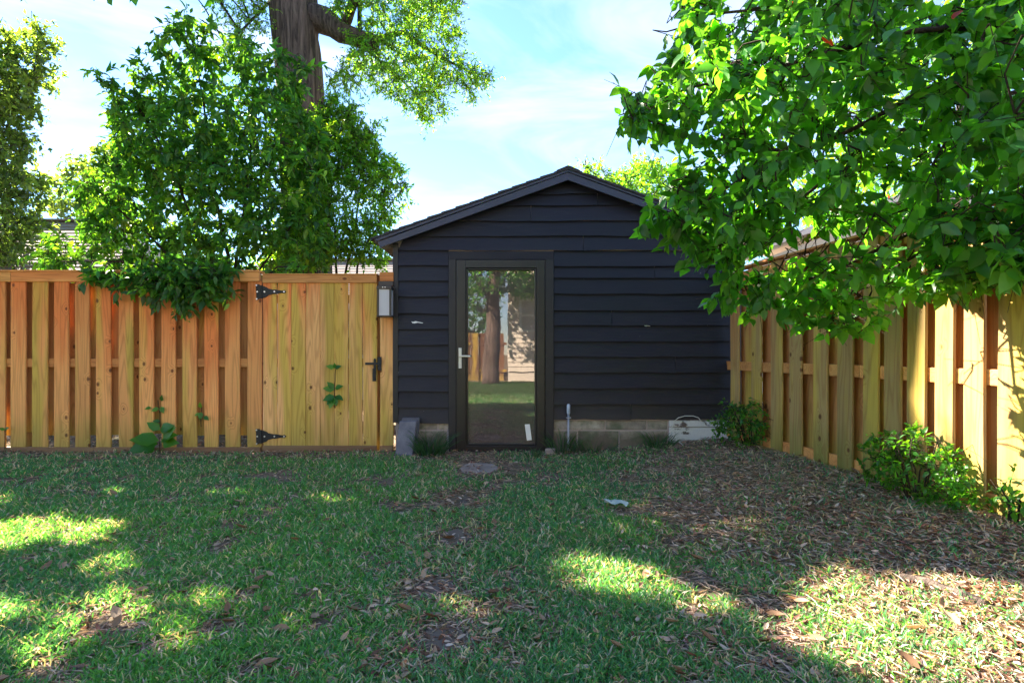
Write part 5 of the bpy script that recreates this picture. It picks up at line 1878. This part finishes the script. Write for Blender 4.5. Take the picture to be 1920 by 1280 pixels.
for k in range(nrow):
    z0_ = 0.35 + k * (HZ - 0.35) / nrow
    z1_ = z0_ + (HZ - 0.35) / nrow
    mb = MB()
    mb.v = [(HX0, HY + 0.002, z1_), (HX0, HY + 0.02, z0_), (HX0, HY - 0.01, z0_), (HX1, HY + 0.002, z1_), (HX1, HY + 0.02, z0_), (HX1, HY - 0.01, z0_)]
    mb.f = [(0, 3, 4, 1), (1, 4, 5, 2), (0, 1, 2), (3, 5, 4)]
    obj('plank', mb, M['pale_wall'], bh)
obj('roof', MB().prism([(HY + 0.5, HZ - 0.05), (HY - 3, HZ + 1.7), (HY - 6.5, HZ - 0.05), (HY - 6.5, HZ + 0.1), (HY - 3, HZ + 1.9), (HY + 0.5, HZ + 0.1)], 'x', HX0 - 0.4, HX1 + 0.4), M['far_roof'], bh)
for wx0, wz0 in ((0.25, 1.75), (3.0, 1.2), (5.6, 1.2), (8.6, 1.2), (1.2, 3.7), (4.2, 3.7), (7.4, 3.7)):
    ww, wh = 1.1, 1.15
    y_ = HY + 0.022
    mb = MB().box(wx0, wx0 + ww, y_, y_ + 0.05, wz0, wz0 + 0.08).box(wx0, wx0 + ww, y_, y_ + 0.05, wz0 + wh - 0.08, wz0 + wh).box(wx0, wx0 + ww, y_, y_ + 0.045, wz0 + wh / 2 - 0.03, wz0 + wh / 2 + 0.03)
    mb.box(wx0, wx0 + 0.09, y_, y_ + 0.055, wz0 + 0.08, wz0 + wh - 0.08).box(wx0 + ww - 0.09, wx0 + ww, y_, y_ + 0.055, wz0 + 0.08, wz0 + wh - 0.08)
    wn = obj('window', mb, M['white_paint'], bh)
    for q0, q1 in ((wz0 + 0.08, wz0 + wh / 2 - 0.03), (wz0 + wh / 2 + 0.03, wz0 + wh - 0.08)):
        obj('pane', MB().box(wx0 + 0.09, wx0 + ww - 0.09, y_ + 0.004, y_ + 0.02, q0, q1), M['blind'], wn)
fill_house = thing('neighbour_house', (-8.5, -12, 0), 'unseen pale low house behind the viewer, added to bounce fill light', 'house')
obj('wall', MB().box(-14, -3.2, -15, -9.9, 0, 3.3), M['pale_wall'], fill_house)  # added out of view; its sunlit wall bounces light into the yard
obj('roof', MB().prism([(-9.5, 3.25), (-12.4, 4.8), (-15.4, 3.25), (-15.4, 3.4), (-12.4, 5.0), (-9.5, 3.4)], 'x', -14.4, -2.9), M['far_roof'], fill_house)
for wx0 in (-12.5, -8.6, -5.6):
    wn = obj('window', MB().box(wx0, wx0 + 1.1, -9.9, -9.84, 1.0, 2.2), M['white_paint'], fill_house)
    obj('pane', MB().box(wx0 + 0.09, wx0 + 1.01, -9.838, -9.83, 1.09, 2.11), M['blind'], wn)
eB = np.concatenate([ellipsoid_points((-0.6, -6.5, 5.6), (2.6, 2.2, 2.0), 260), ellipsoid_points((-0.4, -6.3, 3.7), (2.4, 1.2, 0.8), 260), ellipsoid_points((0.6, -7.0, 3.5), (1.6, 0.7, 0.6), 200), ellipsoid_points((-1.6, -9.6, 2.7), (1.2, 0.6, 1.1), 240)])
tb_ = thing('yard_tree', (-0.7, -6.5, 0), 'stout tree behind the viewer mirrored in the door glass', 'tree')
s_ = []
limb(tb_, [(-0.7, -6.5, -0.1), (-0.65, -6.5, 1.5), (-0.6, -6.5, 3.2), (-0.3, -6.4, 5.5)], 0.30, 0.12, 'bark', 'trunk', 12, 0.3, 0.02, out=s_)
limb(tb_, [(-0.6, -6.5, 2.6), (-1.4, -6.3, 3.8), (-2.2, -6.2, 5.0)], 0.12, 0.04, 'bark', out=s_)
foliage(tb_, eB, s_, 0.7, 16, 0.14, GREEN_L, droop=0.2, T=T4, F=F4, wid=1.6, branch_r=0.008)

print('blades', NG, 'litter', NL, 'objects', len(bpy.data.objects))
